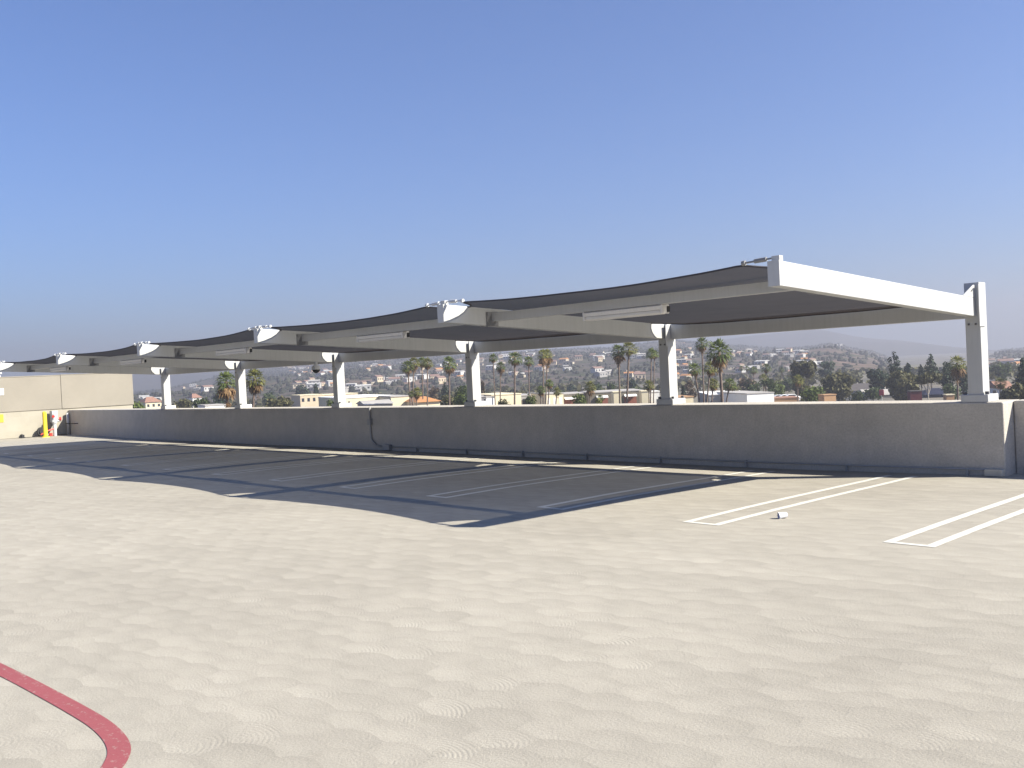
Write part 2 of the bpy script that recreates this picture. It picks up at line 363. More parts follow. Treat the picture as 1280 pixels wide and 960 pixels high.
# ------------------------------------------------------------------ canopy
X0, L, NB = -5.57, 5.79, 5
AW = 0.07                                   # half width of an arm
def arm_top(y): return 2.952 - (y + 5.48) * 0.0578
def arm_bot(y): return 2.672 - (y + 5.48) * 0.0578
can = empty('shade_canopy', (X0 - 2.5 * L, 0.17, H), 'long white steel cantilever shade canopy with dark fabric panels on the parapet', 'canopy')
OFF = Vector(can.location)
class CB(MB):
    def build(s, name, mat, parent=None, **k):
        s.v = [tuple(Vector(v) - OFF) for v in s.v]
        return MB.build(s, name, mat, parent or can, **k)
def bolt(b, p, axis, r=0.018, l=0.02):
    p = Vector(p); a = Vector(axis); b.tube([p, p + a * l], r, 6)
for k in range(NB + 1):
    x = X0 - k * L
    b = CB(); b.box(x - 0.095, x + 0.125, 0.04, 0.30, H + 0.11, 2.865 if k == 0 else 2.635)
    col = b.build('column', M['white'], bevel=0.008)
    b = CB(); b.box(x - 0.20, x + 0.20, 0.02, 0.44, H, H + 0.115)
    b.build('base_plate', M['white'], bevel=0.012)
    for sx in (-0.15, 0.17):
        for y in (0.07, 0.38): b = CB(); bolt(b, (x + sx, y, H + 0.115), (0, 0, 1), 0.03, 0.045); b.build('bolt', M['bolt'])
    for sx in (-0.04, 0.06): b = CB(); bolt(b, (x + sx, 0.04, 2.24), (0, -1, 0), 0.016, 0.016); b.build('bolt', M['bolt'])
    # flange plates that clasp the arm on the column
    for fx in (x + 0.128,):
        b = CB(); b.box(fx, fx + 0.014, -0.02, 0.20, 2.20, 2.83 if k == 0 else 2.62); b.build('flange', M['white'], bevel=0.004)
    # arm
    y0, y1 = -5.48, 0.036
    b = CB()
    b.hexa([(x - AW, y0, arm_bot(y0)), (x + AW, y0, arm_bot(y0)), (x - AW, y1, arm_bot(y1)), (x + AW, y1, arm_bot(y1)),
            (x - AW, y0, arm_top(y0)), (x + AW, y0, arm_top(y0)), (x - AW, y1, arm_top(y1)), (x + AW, y1, arm_top(y1))])
    b.build('arm', M['white'], bevel=0.009)
    b = CB(); b.box(x - AW - 0.004, x + AW + 0.004, y0 - 0.012, y0 - 0.001, arm_bot(y0) - 0.002, arm_top(y0) + 0.002)
    b.build('end_cap', M['white'], bevel=0.003)
    # rising tab plate near the column, slotted
    for tx in ((x + 0.056,) if k == 0 else ()):
        b = CB(); b.prism([(-0.42, arm_top(-0.42)), (0.02, arm_top(0.02)), (0.02, arm_top(0) + 0.19), (-0.03, arm_top(0) + 0.19)], 0, tx, tx + 0.015)
        b.build('tab_plate', M['white'], bevel=0.002)
    b = CB()
    for s in ((1,) if k == 0 else ()):
        zc = arm_top(0) + 0.105
        b.hexa([(x + 0.0712, -0.135, zc - 0.03), (x + 0.073, -0.135, zc - 0.03), (x + 0.0712, -0.065, zc + 0.005), (x + 0.073, -0.065, zc + 0.005),
                (x + 0.0712, -0.135, zc - 0.008), (x + 0.073, -0.135, zc - 0.008), (x + 0.0712, -0.065, zc + 0.027), (x + 0.073, -0.065, zc + 0.027)])
    if k == 0: b.build('slot', M['dark'])
    # post and tensioners on the tip
    zt = arm_top(-5.40)
    b = CB(); b.box(x - 0.05, x + 0.05, -5.44, -5.36, zt - 0.01, zt + 0.065)
    b.build('tip_post', M['white'], bevel=0.006)
    for s in (-1, 1):
        if (k == 0 and s > 0) or (k == NB and s < 0): continue
        p0 = Vector((x + s * 0.05, -5.40, zt + 0.045)); p1 = Vector((x + s * 0.43, -5.40, arm_top(-5.40) + 0.03))
        b = CB(); dd = p1 - p0
        b.tube([p0, p0 + dd * 0.22], 0.011, 6); b.tube([p0 + dd * 0.22, p0 + dd * 0.62], 0.026, 8); b.tube([p0 + dd * 0.62, p1], 0.012, 6)
        b.tube([p1 - dd * 0.06, p1 + dd * 0.05], 0.03, 8)
        b.build('turnbuckle', M['plate'] if k == 0 else M['galv'])
    for yy, ax in ((-0.52, 0.036),):
        pass

def w2q(s, W):                                # helper: distance from the nearer side, recess factor
    t = min(s, W - s); e = 0.42
    if t <= e: return t / e, 0.0
    q = (s - e) / (W - 2 * e); return 1.0, 4 * q * (1 - q)
def front_y(s, W):
    a, q = w2q(s, W); return -4.98 - 0.44 * a ** 2.6 + 0.20 * q
def rear_y(s, W):
    a, q = w2q(s, W); return -0.37 + 0.47 * a ** 2.4 - 0.01 * q
for k in range(NB):
    xr = X0 - k * L - 0.02; xl = X0 - (k + 1) * L + 0.02; W = xr - xl
    # rear beam between columns
    b = CB(); b.box(X0 - (k + 1) * L + 0.145, X0 - k * L - 0.115, 0.13, 0.27, 2.335, 2.625)
    b.build('rear_beam', M['white'], bevel=0.009)
    # front purlin with splice plates at both arms
    pl, pr = xl - 0.02 + AW, xr + 0.02 - AW
    b = CB(); b.box(pl, pr, -4.50, -4.40, 2.683, 2.823)
    pur = b.build('purlin', M['white'], bevel=0.006)
    for xx, s in ((pl, 1), (pr, -1)):
        b = CB(); b.box(min(xx - 0.004 * s, xx + s * 0.016), max(xx - 0.004 * s, xx + s * 0.016), -4.61, -4.36, 2.61, 2.84)
        for yy in (-4.58,):
            for zz in (2.67, 2.81): bolt(b, (xx + s * 0.012, yy, zz), (s, 0, 0), 0.024, 0.02)
        b.build('splice_plate', M['plate'], pur)
    # shade cloth
    NX, NY = 48, 36; vs = []; xs = []
    for i in range(NX + 1):
        q = i / NX; s = W * (q + 0.055 * -math.sin(2 * math.pi * q)); xs.append(s)
    for j in range(NY + 1):
        t = j / NY
        for s in xs:
            y = rear_y(s, W) * (1 - t) + front_y(s, W) * t
            q = s / W; a, _ = w2q(s, W)
            z = arm_top(y) + 0.004 + 0.04 * max(0.0, a - 0.25) * t - 0.066 * (4 * q * (1 - q)) ** 0.6 * (0.9 + 0.1 * t) * (1 if t > .2 else 1)
            z += 0.006 * noise.noise((s * 1.1, y * 1.1, k * 7.0))
            vs.append((xl + s, y, z))
    fs = [(j * (NX + 1) + i, j * (NX + 1) + i + 1, (j + 1) * (NX + 1) + i + 1, (j + 1) * (NX + 1) + i) for j in range(NY) for i in range(NX)]
    b = CB(); b.add(vs, fs); fab = b.build('shade_fabric', M['fabric'], smooth=True)
    for j0 in (NY * (NX + 1), 0):
        b = CB(); b.tube([vs[j0 + i] for i in range(NX + 1)], 0.013, 6); b.build('hem', M['hem'], fab, smooth=True)

# light fixtures under the purlins
LN = ['rightmost bay of the canopy, beside the end beam', 'second canopy bay from the right', 'third canopy bay from the right', 'fourth canopy bay from the right', 'leftmost canopy bay, farthest from the camera']
proto = None
for k in range(NB):
    cx = X0 - (k + 0.5) * L - 0.12
    if proto is None:
        proto = empty('light_fixture', (cx, -4.43, 2.683), '', 'light')
        b = MB(); b.prism([(-0.075, -0.075), (0.075, -0.075), (0.085, -0.02), (0.05, 0.0), (-0.05, 0.0), (-0.085, -0.02)], 0, -0.70, 0.70)
        b.build('housing', M['lamp'], proto, bevel=0.006)
        b = MB(); b.prism([(-0.045, -0.135), (0.045, -0.135), (0.07, -0.115), (0.07, -0.0765), (-0.07, -0.0765), (-0.07, -0.115)], 0, -0.68, 0.68)
        b.build('diffuser', M['lens'], proto, bevel=0.008)
        for s in (-1, 1):
            b = MB(); b.box(s * 0.705 - 0.02, s * 0.705 + 0.02, -0.08, 0.08, -0.13, -0.003); b.build('end_cap', M['lamp'], proto, bevel=0.01)
        b = MB(); b.box(0.729, 0.745, 0.02, 0.07, -0.11, -0.03); b.build('latch', M['dark'], proto, bevel=0.003)
        o = proto
    else:
        o = copy_tree(proto); o.location = (cx, -4.43, 2.683)
    tag(o, 'white strip light under the ' + LN[k], 'light', 'strip lights under the canopy')

# dome camera under the fourth arm
c3 = X0 - 3 * L
t = empty('security_camera', (c3 + 0.01, -0.55, arm_bot(-0.55)), 'small dark dome security camera hanging under the canopy arm near a column', 'camera')
b = MB(); b.tube([(0, 0, 0), (0, 0, -0.10)], 0.05, 12); b.tube([(0, 0, -0.10), (0, 0, -0.13), (0, 0, -0.22)], [0.07, 0.12, 0.12], 16); b.build('housing', M['galv'], t, smooth=False)
b = MB(); b.tube([(0, 0, -0.221), (0, 0, -0.26), (0, 0, -0.30), (0, 0, -0.325)], [0.11, 0.10, 0.065, 0.015], 16); b.build('dome', M['glass'], t, smooth=True)

# conduit on the parapet: a drop from the top, then a run along the foot
t = empty('conduit_drop', (-21.2, -0.03, 0), 'grey conduit pipe dropping down the parapet to a floor box', 'pipe')
b = MB(); b.tube([(0, 0.012, H + 0.01), (0, 0, H - 0.06), (0, 0, 0.30), (0.05, -0.005, 0.18), (0.25, -0.01, 0.05), (0.62, -0.01, 0.02)], 0.024, 8); b.build('pipe', M['conduit'], t, smooth=True)
b = MB(); b.box(-0.07, 0.07, -0.06, 0.027, 0.60, 0.76); b.build('junction_box', M['conduit'], t, bevel=0.008)
b = MB(); b.box(0.62, 0.90, -0.09, 0.026, -0.06, 0.09); b.build('floor_box', M['conduit'], t, bevel=0.01)
t = empty('conduit_run', (-12.6, -0.05, 0.035), 'thin grey conduit running low along the foot of the parapet', 'pipe')
b = MB(); b.tube([(-7.72, 0, 0), (3.2, 0, 0.0), (7.17, 0, 0.03)], 0.012, 8); b.build('pipe', M['conduit'], t, smooth=True)
for i in range(8):
    b = MB(); xx = -6.6 + i * 1.93; b.box(xx - 0.012, xx + 0.012, -0.018, 0.048, -0.10, 0.022); b.build('clip', M['conduit'], t)
b = MB(); b.box(7.172, 7.43, -0.055, 0.048, -0.06, 0.04); b.build('end_box', M['beigebox'], t, bevel=0.01)
b = MB(); b.tube([(-5.02, 0.36, 0.075), (12.0, 0.36, 0.075)], 0.018, 8)
tag(b.build('conduit_run', M['conduit'], smooth=True), 'thin conduit at the foot of the set back parapet on the right', 'pipe')

# ------------------------------------------------------------------ stair building at the far end
t = empty('stair_building', (-44.55, -10, 0), 'low beige stucco building closing the far left end of the deck', 'building')
def tb(b, name, mat, **k):
    b.v = [(x + 43.6, y + 10, z) for x, y, z in b.v]; return b.build(name, mat, t, **k)
b = MB(); b.box(-60, -43.6, -42, 2.90, 0.0, 1.13); tb(b, 'lower_wall', M['lower'])
b = MB(); b.box(-60, -43.56, -0.26, 2.95, 1.134, 2.64); tb(b, 'upper_wall', M['upper'], bevel=0.02)
b = MB(); b.box(-60, -43.57, -42, -0.264, 1.134, 2.62); tb(b, 'upper_wall', M['upper'], bevel=0.02)
b = MB(); b.box(-60, -43.55, -0.258, 2.97, 2.642, 2.67); tb(b, 'coping', M['upper'], bevel=0.006)
b = MB(); b.box(-60, -43.56, -42, -0.262, 2.622, 2.66); tb(b, 'coping', M['upper'], bevel=0.006)
b = MB(); b.tube([(-45.2, -2.55, 2.62), (-45.2, -2.55, 2.80)], 0.05, 10); b.tube([(-45.2, -2.55, 2.80), (-45.2, -2.55, 2.87)], 0.11, 10)
tag(b.build('roof_vent', M['white']), 'short white vent pipe on the roof of the far left building', 'vent')
b = MB(); b.box(-44.517, -44.495, -2.90, -2.60, 1.88, 2.16)
tag(b.build('wall_sign', M['signw'], bevel=0.004), 'small white sign on the upper wall of the far left building', 'sign')
b = MB(); b.box(-44.548, -44.525, -2.95, -2.66, 0.72, 1.06)
tag(b.build('wall_sign', M['yellow'], bevel=0.004), 'small yellow sign on the lower wall at the left edge', 'sign')

t = empty('bollard', (-43.4, -1.36, -0.02), 'yellow steel bollard in front of the far left building', 'bollard')
b = MB(); b.tube([(0, 0, 0), (0, 0, 1.06), (0, 0, 1.10), (0, 0, 1.12)], [0.085, 0.085, 0.06, 0.02], 16); b.build('post', M['yellow'], t, smooth=False)
b = MB(); b.tube([(0, 0, 0.0), (0, 0, 0.035)], [0.17, 0.15], 16); b.build('base', M['yellow'], t)

# fire standpipe by the wall corner
t = empty('fire_standpipe', (-44.0, -0.78, -0.02), 'fire standpipe with red valve wheel in the far left corner', 'standpipe')
b = MB(); b.tube([(0, 0, 0), (0, 0, 0.55)], 0.075, 12); b.tube([(0, 0, 0.55), (0, 0, 0.72)], 0.11, 12); b.tube([(0, 0, 0.72), (0, 0, 0.95)], 0.06, 12); b.build('riser', M['galv'], t)
b = MB(); b.tube([(0, 0, 0.66), (0.22, -0.1, 0.66)], 0.055, 10); b.tube([(0, 0, 0.66), (0.02, 0.25, 0.66)], 0.055, 10); b.build('outlet', M['galv'], t)
b = MB(); b.tube([(0.02, 0.20, 0.73), (0.05, 0.27, 0.73)], 0.085, 14); b.build('valve_wheel', M['redmetal'], t)
b = MB(); b.tube([(0.16, -0.08, 0.86), (0.21, -0.10, 0.86)], 0.06, 14); b.build('valve_wheel', M['redmetal'], t)
b = MB(); b.tube([(0.05, -0.6, 0.10), (0.06, -0.35, 0.24), (0.03, 0.0, 0.33)], 0.03, 8); b.tube([(0.05, -0.2, 0.02), (0.05, -0.2, 0.14)], 0.08, 8); b.build('drain_pipe', M['redmetal'], t)
b = MB(); b.box(-0.42, -0.1, -0.05, 0.20, 0.6, 1.10); b.build('cabinet', M['grey'], t, bevel=0.01)
b = MB(); b.tube([(-44.4, -1.22, 0.20), (-44.28, -1.22, 0.20)], 0.20, 22); b.tube([(-44.28, -1.22, 0.20), (-44.24, -1.22, 0.20)], 0.12, 18)  # dark round disc with a smaller hub, upright at the wall
tag(b.build('dark_disc', M['dark'], bevel=0.02), 'dark round disc leaning on the wall behind the yellow bollard', 'disc')
b = MB(); b.box(-0.14, 0.14, -0.09, 0.09, 0, 0.03); b.box(-0.10, 0.10, -0.06, 0.06, 0.03, 0.13)
o = b.build('rubber_block', M['dark'], bevel=0.02); o.location = (-44.2, -2.05, 0); tag(o, 'small black block on the deck by the far left wall', 'block')
t = empty('corner_pipe', (-44.38, -0.09, -0.02), 'white vertical pipe with a dark cross rail at the far left parapet corner', 'pipe')
b = MB(); b.tube([(0, 0, 0), (0, 0, 0.97)], 0.06, 10); b.build('riser', M['white'], t, smooth=True)
b = MB(); b.tube([(0.0, -0.08, 0.50), (1.0, -0.08, 0.50)], 0.02, 8); b.tube([(1.0, -0.08, 0.5), (1.0, 0.085, 0.5)], 0.02, 8); b.build('rail', M['dark'], t)

# crumpled cup lying on the deck
t = empty('paper_cup', (-5.91, -4.95, 0.038), 'small white and blue paper cup lying on the sunlit deck', 'cup', rz=R(40))
b = MB(); b.tube([(0.045, 0, 0.0), (0.0, 0, 0), (-0.05, 0, -0.005)], [0.031, 0.035, 0.039], 14, cap=False)
b.add([(0.045, 0.031 * math.cos(a * 2 * math.pi / 14), 0.031 * math.sin(a * 2 * math.pi / 14)) for a in range(14)], [tuple(range(14))])
b.build('cup', M['cup'], t)
b = MB(); b.tube([(-0.055, 0, -0.005), (-0.04, 0, -0.004)], [0.040, 0.041], 14, cap=False); b.build('rim', M['cup'], t)
b = MB(); b.tube([(-0.042, 0, -0.005), (-0.040, 0, -0.005)], 0.030, 14); b.build('lid', M['blue'], t)
t.rotation_euler = (0, 0, R(52))

# ------------------------------------------------------------------ terrain
def lerp_tab(tab, x):
    if x <= tab[0][0]: return tab[0][1]
    for (a, u), (c, v) in zip(tab, tab[1:]):
        if x <= c: return u + (v - u) * (x - a) / (c - a)
    return tab[-1][1]
def az_of(x, y):
    v = ray(x, y); return math.atan2(v.x, v.y)
def el_tan(x, y):
    v = ray(x, y); return v.z / math.hypot(v.x, v.y)
SKY1 = [(-260, 478), (0, 490), (165, 490), (205, 488), (225, 483), (242, 479), (262, 474), (280, 467), (300, 464), (330, 461), (360, 457), (400, 452), (440, 448), (480, 446), (540, 446), (600, 444), (640, 441), (680, 438), (720, 436),
        (760, 435), (800, 430), (840, 425), (880, 428), (905, 432), (930, 432), (950, 435), (975, 435), (1000, 435), (1018, 433), (1035, 430), (1050, 431), (1065, 436), (1090, 439), (1108, 446), (1125, 456), (1150, 466), (1185, 470), (1212, 462), (1232, 446), (1250, 438), (1280, 435), (1400, 428), (1600, 436)]
SKY2 = [(-260, 486), (560, 450), (760, 440), (860, 430), (905, 424), (940, 419), (970, 416), (1000, 413), (1022, 411), (1045, 415), (1062, 419), (1090, 423), (1125, 425), (1150, 428), (1175, 432), (1200, 436), (1240, 442), (1290, 446), (1600, 452)]
T1 = sorted((az_of(x, y), el_tan(x, y)) for x, y in SKY1); T2 = sorted((az_of(x, y), el_tan(x, y)) for x, y in SKY2)
R1, R2, RH = 2700.0, 4000.0, 640.0
def hill_h(az, r):
    e = lerp_tab(T1, az); zr = CAM.z + e * R1
    q = (r - RH) / (R1 - RH)
    x, y = CAM.x + r * math.sin(az), CAM.y + r * math.cos(az)
    n1 = noise.fractal((x / 420, y / 420, 1.3), 1.0, 2.0, 5)
    if q <= 0: return GROUND - 0.6
    if q <= 1:
        s = q ** 0.85
        h = GROUND + (zr - GROUND) * s + n1 * 15 * math.sin(math.pi * q)
        lim = CAM.z + e * r * 0.985 - 0.5          # never rise above the skyline seen from the roof
        return min(h, max(lim, GROUND + (zr - GROUND) * s * 0.6))
    return zr - (zr - GROUND) * min(1, (q - 1) * 1.6) - 6 * (q - 1)
def far_h(az, r):
    e = lerp_tab(T2, az); zr = CAM.z + e * R2
    q = (r - 3000.0) / (R2 - 3000.0)
    x, y = CAM.x + r * math.sin(az), CAM.y + r * math.cos(az)
    n1 = noise.fractal((x / 700, y / 700, 4.3), 1.0, 2.0, 5)
    if q <= 0: return GROUND - 0.8
    if q <= 1: return GROUND + (zr - GROUND) * q ** 1.1 + n1 * 26 * math.sin(math.pi * q)
    return zr - (zr - GROUND) * min(1, (q - 1) * 4)
def polar(name, hf, r0, r1, nr, naz, mat, a0, a1):
    vs = []
    for i in range(naz + 1):
        az = a0 + (a1 - a0) * i / naz
        for j in range(nr + 1):
            r = r0 + (r1 - r0) * j / nr
            vs.append((CAM.x + r * math.sin(az), CAM.y + r * math.cos(az), hf(az, r)))
    fs = [(i * (nr + 1) + j, (i + 1) * (nr + 1) + j, (i + 1) * (nr + 1) + j + 1, i * (nr + 1) + j + 1) for i in range(naz) for j in range(nr)]
    return struct(MB().add(vs, fs).build(name, mat, smooth=True))
def hill_material(name, stops, scrub):
    n = N(name, 1.0); n.b.inputs['Specular IOR Level'].default_value = 0.0
    c = n.ramp(n.noise(0.0035, 7, 0.62), stops)
    c = n.mix(n.ramp(n.noise(0.040, 5, 0.65), [(0.46, 0.0), (0.58, 0.9)]), c, scrub)
    c = n.mix(1.0, c, n.ramp(n.noise(0.09, 3, 0.6), [(0.3, 0.7), (0.7, 1.2)]), 'MULTIPLY')
    n.color(c); n.bump(n.noise(0.02, 5, 0.6), 0.8, 9.0)
    return n.m
AZL, AZR = az_of(-420, 480), az_of(1750, 480)
hm = hill_material('dry_hillside', [(0.30, (0.055, 0.053, 0.050)), (0.46, (0.090, 0.078, 0.072)), (0.57, (0.13, 0.098, 0.085)), (0.71, (0.22, 0.15, 0.118))], (0.042, 0.052, 0.03))
fm = hill_material('far_mountain', [(0.3, (0.05, 0.048, 0.04)), (0.7, (0.09, 0.075, 0.06))], (0.035, 0.04, 0.03))
polar('near_hills', hill_h, 635, 3250, 100, 260, hm, AZL, AZR)
polar('far_mountains', far_h, 2990, 4350, 44, 150, fm, AZL, AZR)

def ground_material():
    n = N('suburban_ground', 0.95)
    c = n.ramp(n.noise(0.012, 6, 0.6), [(0.3, (0.07, 0.08, 0.04)), (0.48, (0.16, 0.14, 0.11)), (0.6, (0.07, 0.07, 0.07)), (0.75, (0.22, 0.19, 0.15))])
    n.color(c); return n.m
b = MB(); n_ = 48
b.add([(CAM.x + 4500 * math.sin(2 * math.pi * i / n_), CAM.y + 4500 * math.cos(2 * math.pi * i / n_), GROUND) for i in range(n_)], [tuple(range(n_))])
struct(b.build('ground', ground_material()), 'suburban valley ground below the parking structure')

def hill_point(x, y):
    """where the ray through a photo pixel meets the near hills"""
    v = ray(x, y); hz = math.hypot(v.x, v.y); az = math.atan2(v.x, v.y); r = 660.0
    while r < R1 + 40:
        if CAM.z + v.z / hz * r < hill_h(az, r): return Vector((CAM.x + r * math.sin(az), CAM.y + r * math.cos(az), hill_h(az, r)))
        r += 8
    return None

# ------------------------------------------------------------------ foliage
def rvec(rg):
    while True:
        v = Vector((rg.uniform(-1, 1), rg.uniform(-1, 1), rg.uniform(-1, 1)))
        if 0.05 < v.length < 1: return v.normalized()
def leaves(b, rg, lobes, n, size, shell=0.55):
    """irregular leaf clumps spread through the volume of a few ellipsoids"""
    vol = [l[3] * l[4] * l[5] for l in lobes]; tot = sum(vol)
    for l, v in zip(lobes, vol):
        c = Vector(l[:3])
        for _ in range(max(6, int(n * v / tot))):
            d = rvec(rg); rr = shell + (1 - shell) * rg.random() if rg.random() < 0.75 else rg.random()
            rr *= 1 + 0.16 * noise.noise((d.x * 2.2 + l[0], d.y * 2.2 + l[1], d.z * 2.2)) * 2
            p = c + Vector((d.x * l[3], d.y * l[4], d.z * l[5])) * rr
            nrm = (d + rvec(rg) * 0.9).normalized(); a = nrm.cross(rvec(rg)).normalized(); e = nrm.cross(a)
            s = size * rg.uniform(0.5, 1.25); k = rg.randint(4, 6); g0 = rg.random() * 6.28
            b.add([p + (a * math.cos(g0 + 6.283 * i / k) + e * math.sin(g0 + 6.283 * i / k)) * s * rg.uniform(0.55, 1.1) + nrm * rg.uniform(-.2, .2) * s for i in range(k)], [tuple(range(k))])
def limbs(b, rg, base_r, fork, tips, lean=0):
    b.tube([(0, 0, 0), (lean * fork * .3, 0, fork * 0.5), (lean * fork * .5, 0, fork)], [base_r, base_r * .8, base_r * .65], 7)
    for tp in tips:
        mid = Vector((lean * fork * .5, 0, fork)).lerp(Vector(tp), 0.5) + Vector((rg.uniform(-.1, .1), rg.uniform(-.1, .1), .06)) * base_r * 6
        b.tube([(lean * fork * .5, 0, fork * 0.96), mid, tp], [base_r * .55, base_r * .38, base_r * .15], 6)
def tree(name, label, cat, px, ytop, ybot, wpx, d, shape='round', leaf='green', bark='bark', seed=0, group=None, n=None, dense=1.0):
    rg = random.Random(1000 + seed)
    top = at(px, ytop, d); base = Vector((top.x, top.y, GROUND)); Ht = top.z - GROUND
    w = px2m(wpx, d) / 2; low = at(px, ybot, d).z - GROUND
    low = max(0.3, min(low, Ht * 0.9)); ch = Ht - low
    if shape in ('round', 'bush', 'loose'):
        low = max(0.2, low - 1.0); ch = Ht - low
    t = empty(name, base, label, cat, group, rz=rg.random() * 6)
    if shape == 'round':
        lobes = [(0, 0, low + ch * .45, w * .75, w * .75, ch * .48)] + [(math.cos(a) * w * rg.uniform(.4, .6), math.sin(a) * w * rg.uniform(.4, .6), low + ch * rg.uniform(.35, .72), w * rg.uniform(.38, .52), w * rg.uniform(.38, .52), ch * rg.uniform(.2, .3)) for a in [i * 1.05 + rg.random() for i in range(6)]]
    elif shape == 'loose':
        lobes = [(math.cos(a) * w * rg.uniform(.2, .68), math.sin(a) * w * rg.uniform(.2, .68), low + ch * rg.uniform(.2, .85), w * rg.uniform(.25, .4), w * rg.uniform(.25, .4), ch * rg.uniform(.12, .2)) for a in [i * 0.8 for i in range(11)]] + [(0, 0, Ht - ch * .2, w * .35, w * .35, ch * .2)]
    elif shape == 'bush':
        lobes = [(math.cos(a) * w * .5, math.sin(a) * w * .5, low + ch * rg.uniform(.35, .6), w * .5, w * .5, ch * .42) for a in [i * 1.26 + rg.random() * .5 for i in range(5)]] + [(0, 0, low + ch * .5, w * .6, w * .6, ch * .48)]
    elif shape == 'cone':
        lobes = [(rg.uniform(-.12, .12) * w, rg.uniform(-.12, .12) * w, low + ch * (i + .5) / 6, w * (1.02 - .15 * i), w * (1.02 - .15 * i), ch * .15) for i in range(6)]
    elif shape == 'column':
        lobes = [(0, 0, low + ch * (i + .5) / 5, w * (.8, 1, .95, .8, .5)[i], w * (.8, 1, .95, .8, .5)[i], ch * .16) for i in range(5)]
    elif shape == 'pine':
        lobes = [(math.cos(a) * w * r_, math.sin(a) * w * r_, low + ch * z_, w * s_, w * s_, ch * s_ * .33) for a, r_, z_, s_ in ((0, .0, .94, .3), (2.6, .3, .78, .36), (0.2, .42, .70, .32), (4, .35, .58, .42), (1.3, .35, .45, .45), (3.3, .5, .33, .42), (5.5, .5, .3, .45), (2, .3, .16, .5), (0, 0, .1, .6))]
    elif shape == 'umbrella':
        lobes = [(math.cos(a) * w * .5, math.sin(a) * w * .5, low + ch * rg.uniform(.4, .62), w * .52, w * .52, ch * .38) for a in [i * 1.05 for i in range(6)]] + [(0, 0, low + ch * .6, w * .6, w * .6, ch * .4)]
    b = MB(); br = max(0.12, Ht * 0.018)
    tips = [(l[0], l[1], l[2]) for l in lobes[:6]]
    if shape == 'umbrella': limbs(b, rg, br * 1.3, low * 0.62, tips)
    elif shape in ('cone', 'column', 'pine'): b.tube([(0, 0, 0), (0, 0, low + ch * .9)], [br, br * .2], 7)
    else: limbs(b, rg, br, max(0.4, low + ch * .1), tips)
    b.build('trunk', M[bark], t)
    cnt = n or int(620 * dense * max(1.0, (wpx * max(4, ybot - ytop)) / 500.0))
    b = MB(); leaves(b, rg, lobes, cnt, max(px2m(1.35, d), w * 0.13)); b.build('crown', M[leaf], t)
    return t
def palm(label, px, ytop, cw, xb, d, leaf='palm', skirt=0.35, seed=0, ybot=None, frn=None, group='fan palms beyond the parapet', lowdead=False):
    """a fan palm: trunk, live crown and the skirt of dead fronds"""
    rg = random.Random(500 + seed)
    r = px2m(cw, d) / 2 * 1.25
    top = at(px, ytop, d); foot = at(xb, 505, d); base = Vector((foot.x, foot.y, GROUND))
    zc = top.z - r * 0.72; Ht = zc - GROUND
    t = empty('fan_palm', base, label, 'palm', group)
    cx, cy = top.x - base.x, top.y - base.y
    # keep the lean seen above the parapet, extend it to the ground
    k = Ht / max(0.5, zc - foot.z) if zc - foot.z > 1 else 1.0
    ox, oy = cx * k, cy * k; t.location = (top.x - ox, top.y - oy, GROUND)
    tr = max(0.11, min(0.36, r * 0.085))
    b = MB(); b.tube([(0, 0, 0), (ox * .35, oy * .35, Ht * .4), (ox * .72, oy * .72, Ht * .75), (ox, oy, Ht)], [tr * 1.5, tr * 1.1, tr, tr * 1.05], 8); b.build('trunk', M['trunk'], t, smooth=True)
    C = Vector((ox, oy, Ht))
    def frond(b, az, el, ln, droop, blades):
        d0 = Vector((math.cos(az) * math.cos(el), math.sin(az) * math.cos(el), math.sin(el)))
        side = d0.cross(Vector((0, 0, 1))).normalized(); upv = side.cross(d0)
        p1 = C + d0 * ln * 0.42 + Vector((0, 0, -droop * ln * .10))
        b.add([C + side * .03, C - side * .03, p1], [(0, 1, 2)])
        for q in range(blades):
            g = (q / (blades - 1) - 0.5) * 1.9 + rg.uniform(-.08, .08)
            dd = (d0 * math.cos(g) + side * math.sin(g)).normalized(); l2 = ln * 0.60 * (1 - 0.16 * abs(g)) * rg.uniform(.75, 1.15)
            wv = side.cross(dd); pv = (side * math.cos(g) - d0 * math.sin(g)) * ln * 0.05
            mid = p1 + dd * l2 * .6 + upv * rg.uniform(-.02, .05) * ln - Vector((0, 0, droop * ln * .04))
            tip = p1 + dd * l2 - Vector((0, 0, ln * (0.06 + 0.16 * droop) * rg.uniform(.5, 1.3)))
            b.add([p1, mid + pv, tip, mid - pv], [(0, 1, 2, 3)])
    b = MB(); nf = frn or 34
    for i in range(nf):
        u = (i + .5) / nf; el = math.asin(max(-1, min(1, 1.0 - 1.42 * u))) ; el = min(el, R(82))
        frond(b, i * 2.399 + rg.uniform(-.2, .2), el, r * rg.uniform(.84, 1.06), 0.4 + 1.2 * u, 7)
    b.build('crown', M[leaf], t)
    if skirt > 0:
        b = MB(); 
        for i in range(26):
            frond(b, i * 2.399, R(rg.uniform(-80, -48)), r * rg.uniform(.75, 1.0) * (0.55 + skirt), 0.6, 5)
        for i in range(int(24 * max(0, skirt - .3))):
            a = rg.random() * 6.28; z0 = -rg.random() * r * skirt * 1.6
            C = Vector((ox, oy, Ht + z0)); frond(b, a, R(rg.uniform(-85, -65)), r * .7, .5, 4)
        b.build('skirt', M['dead'], t)
    return t

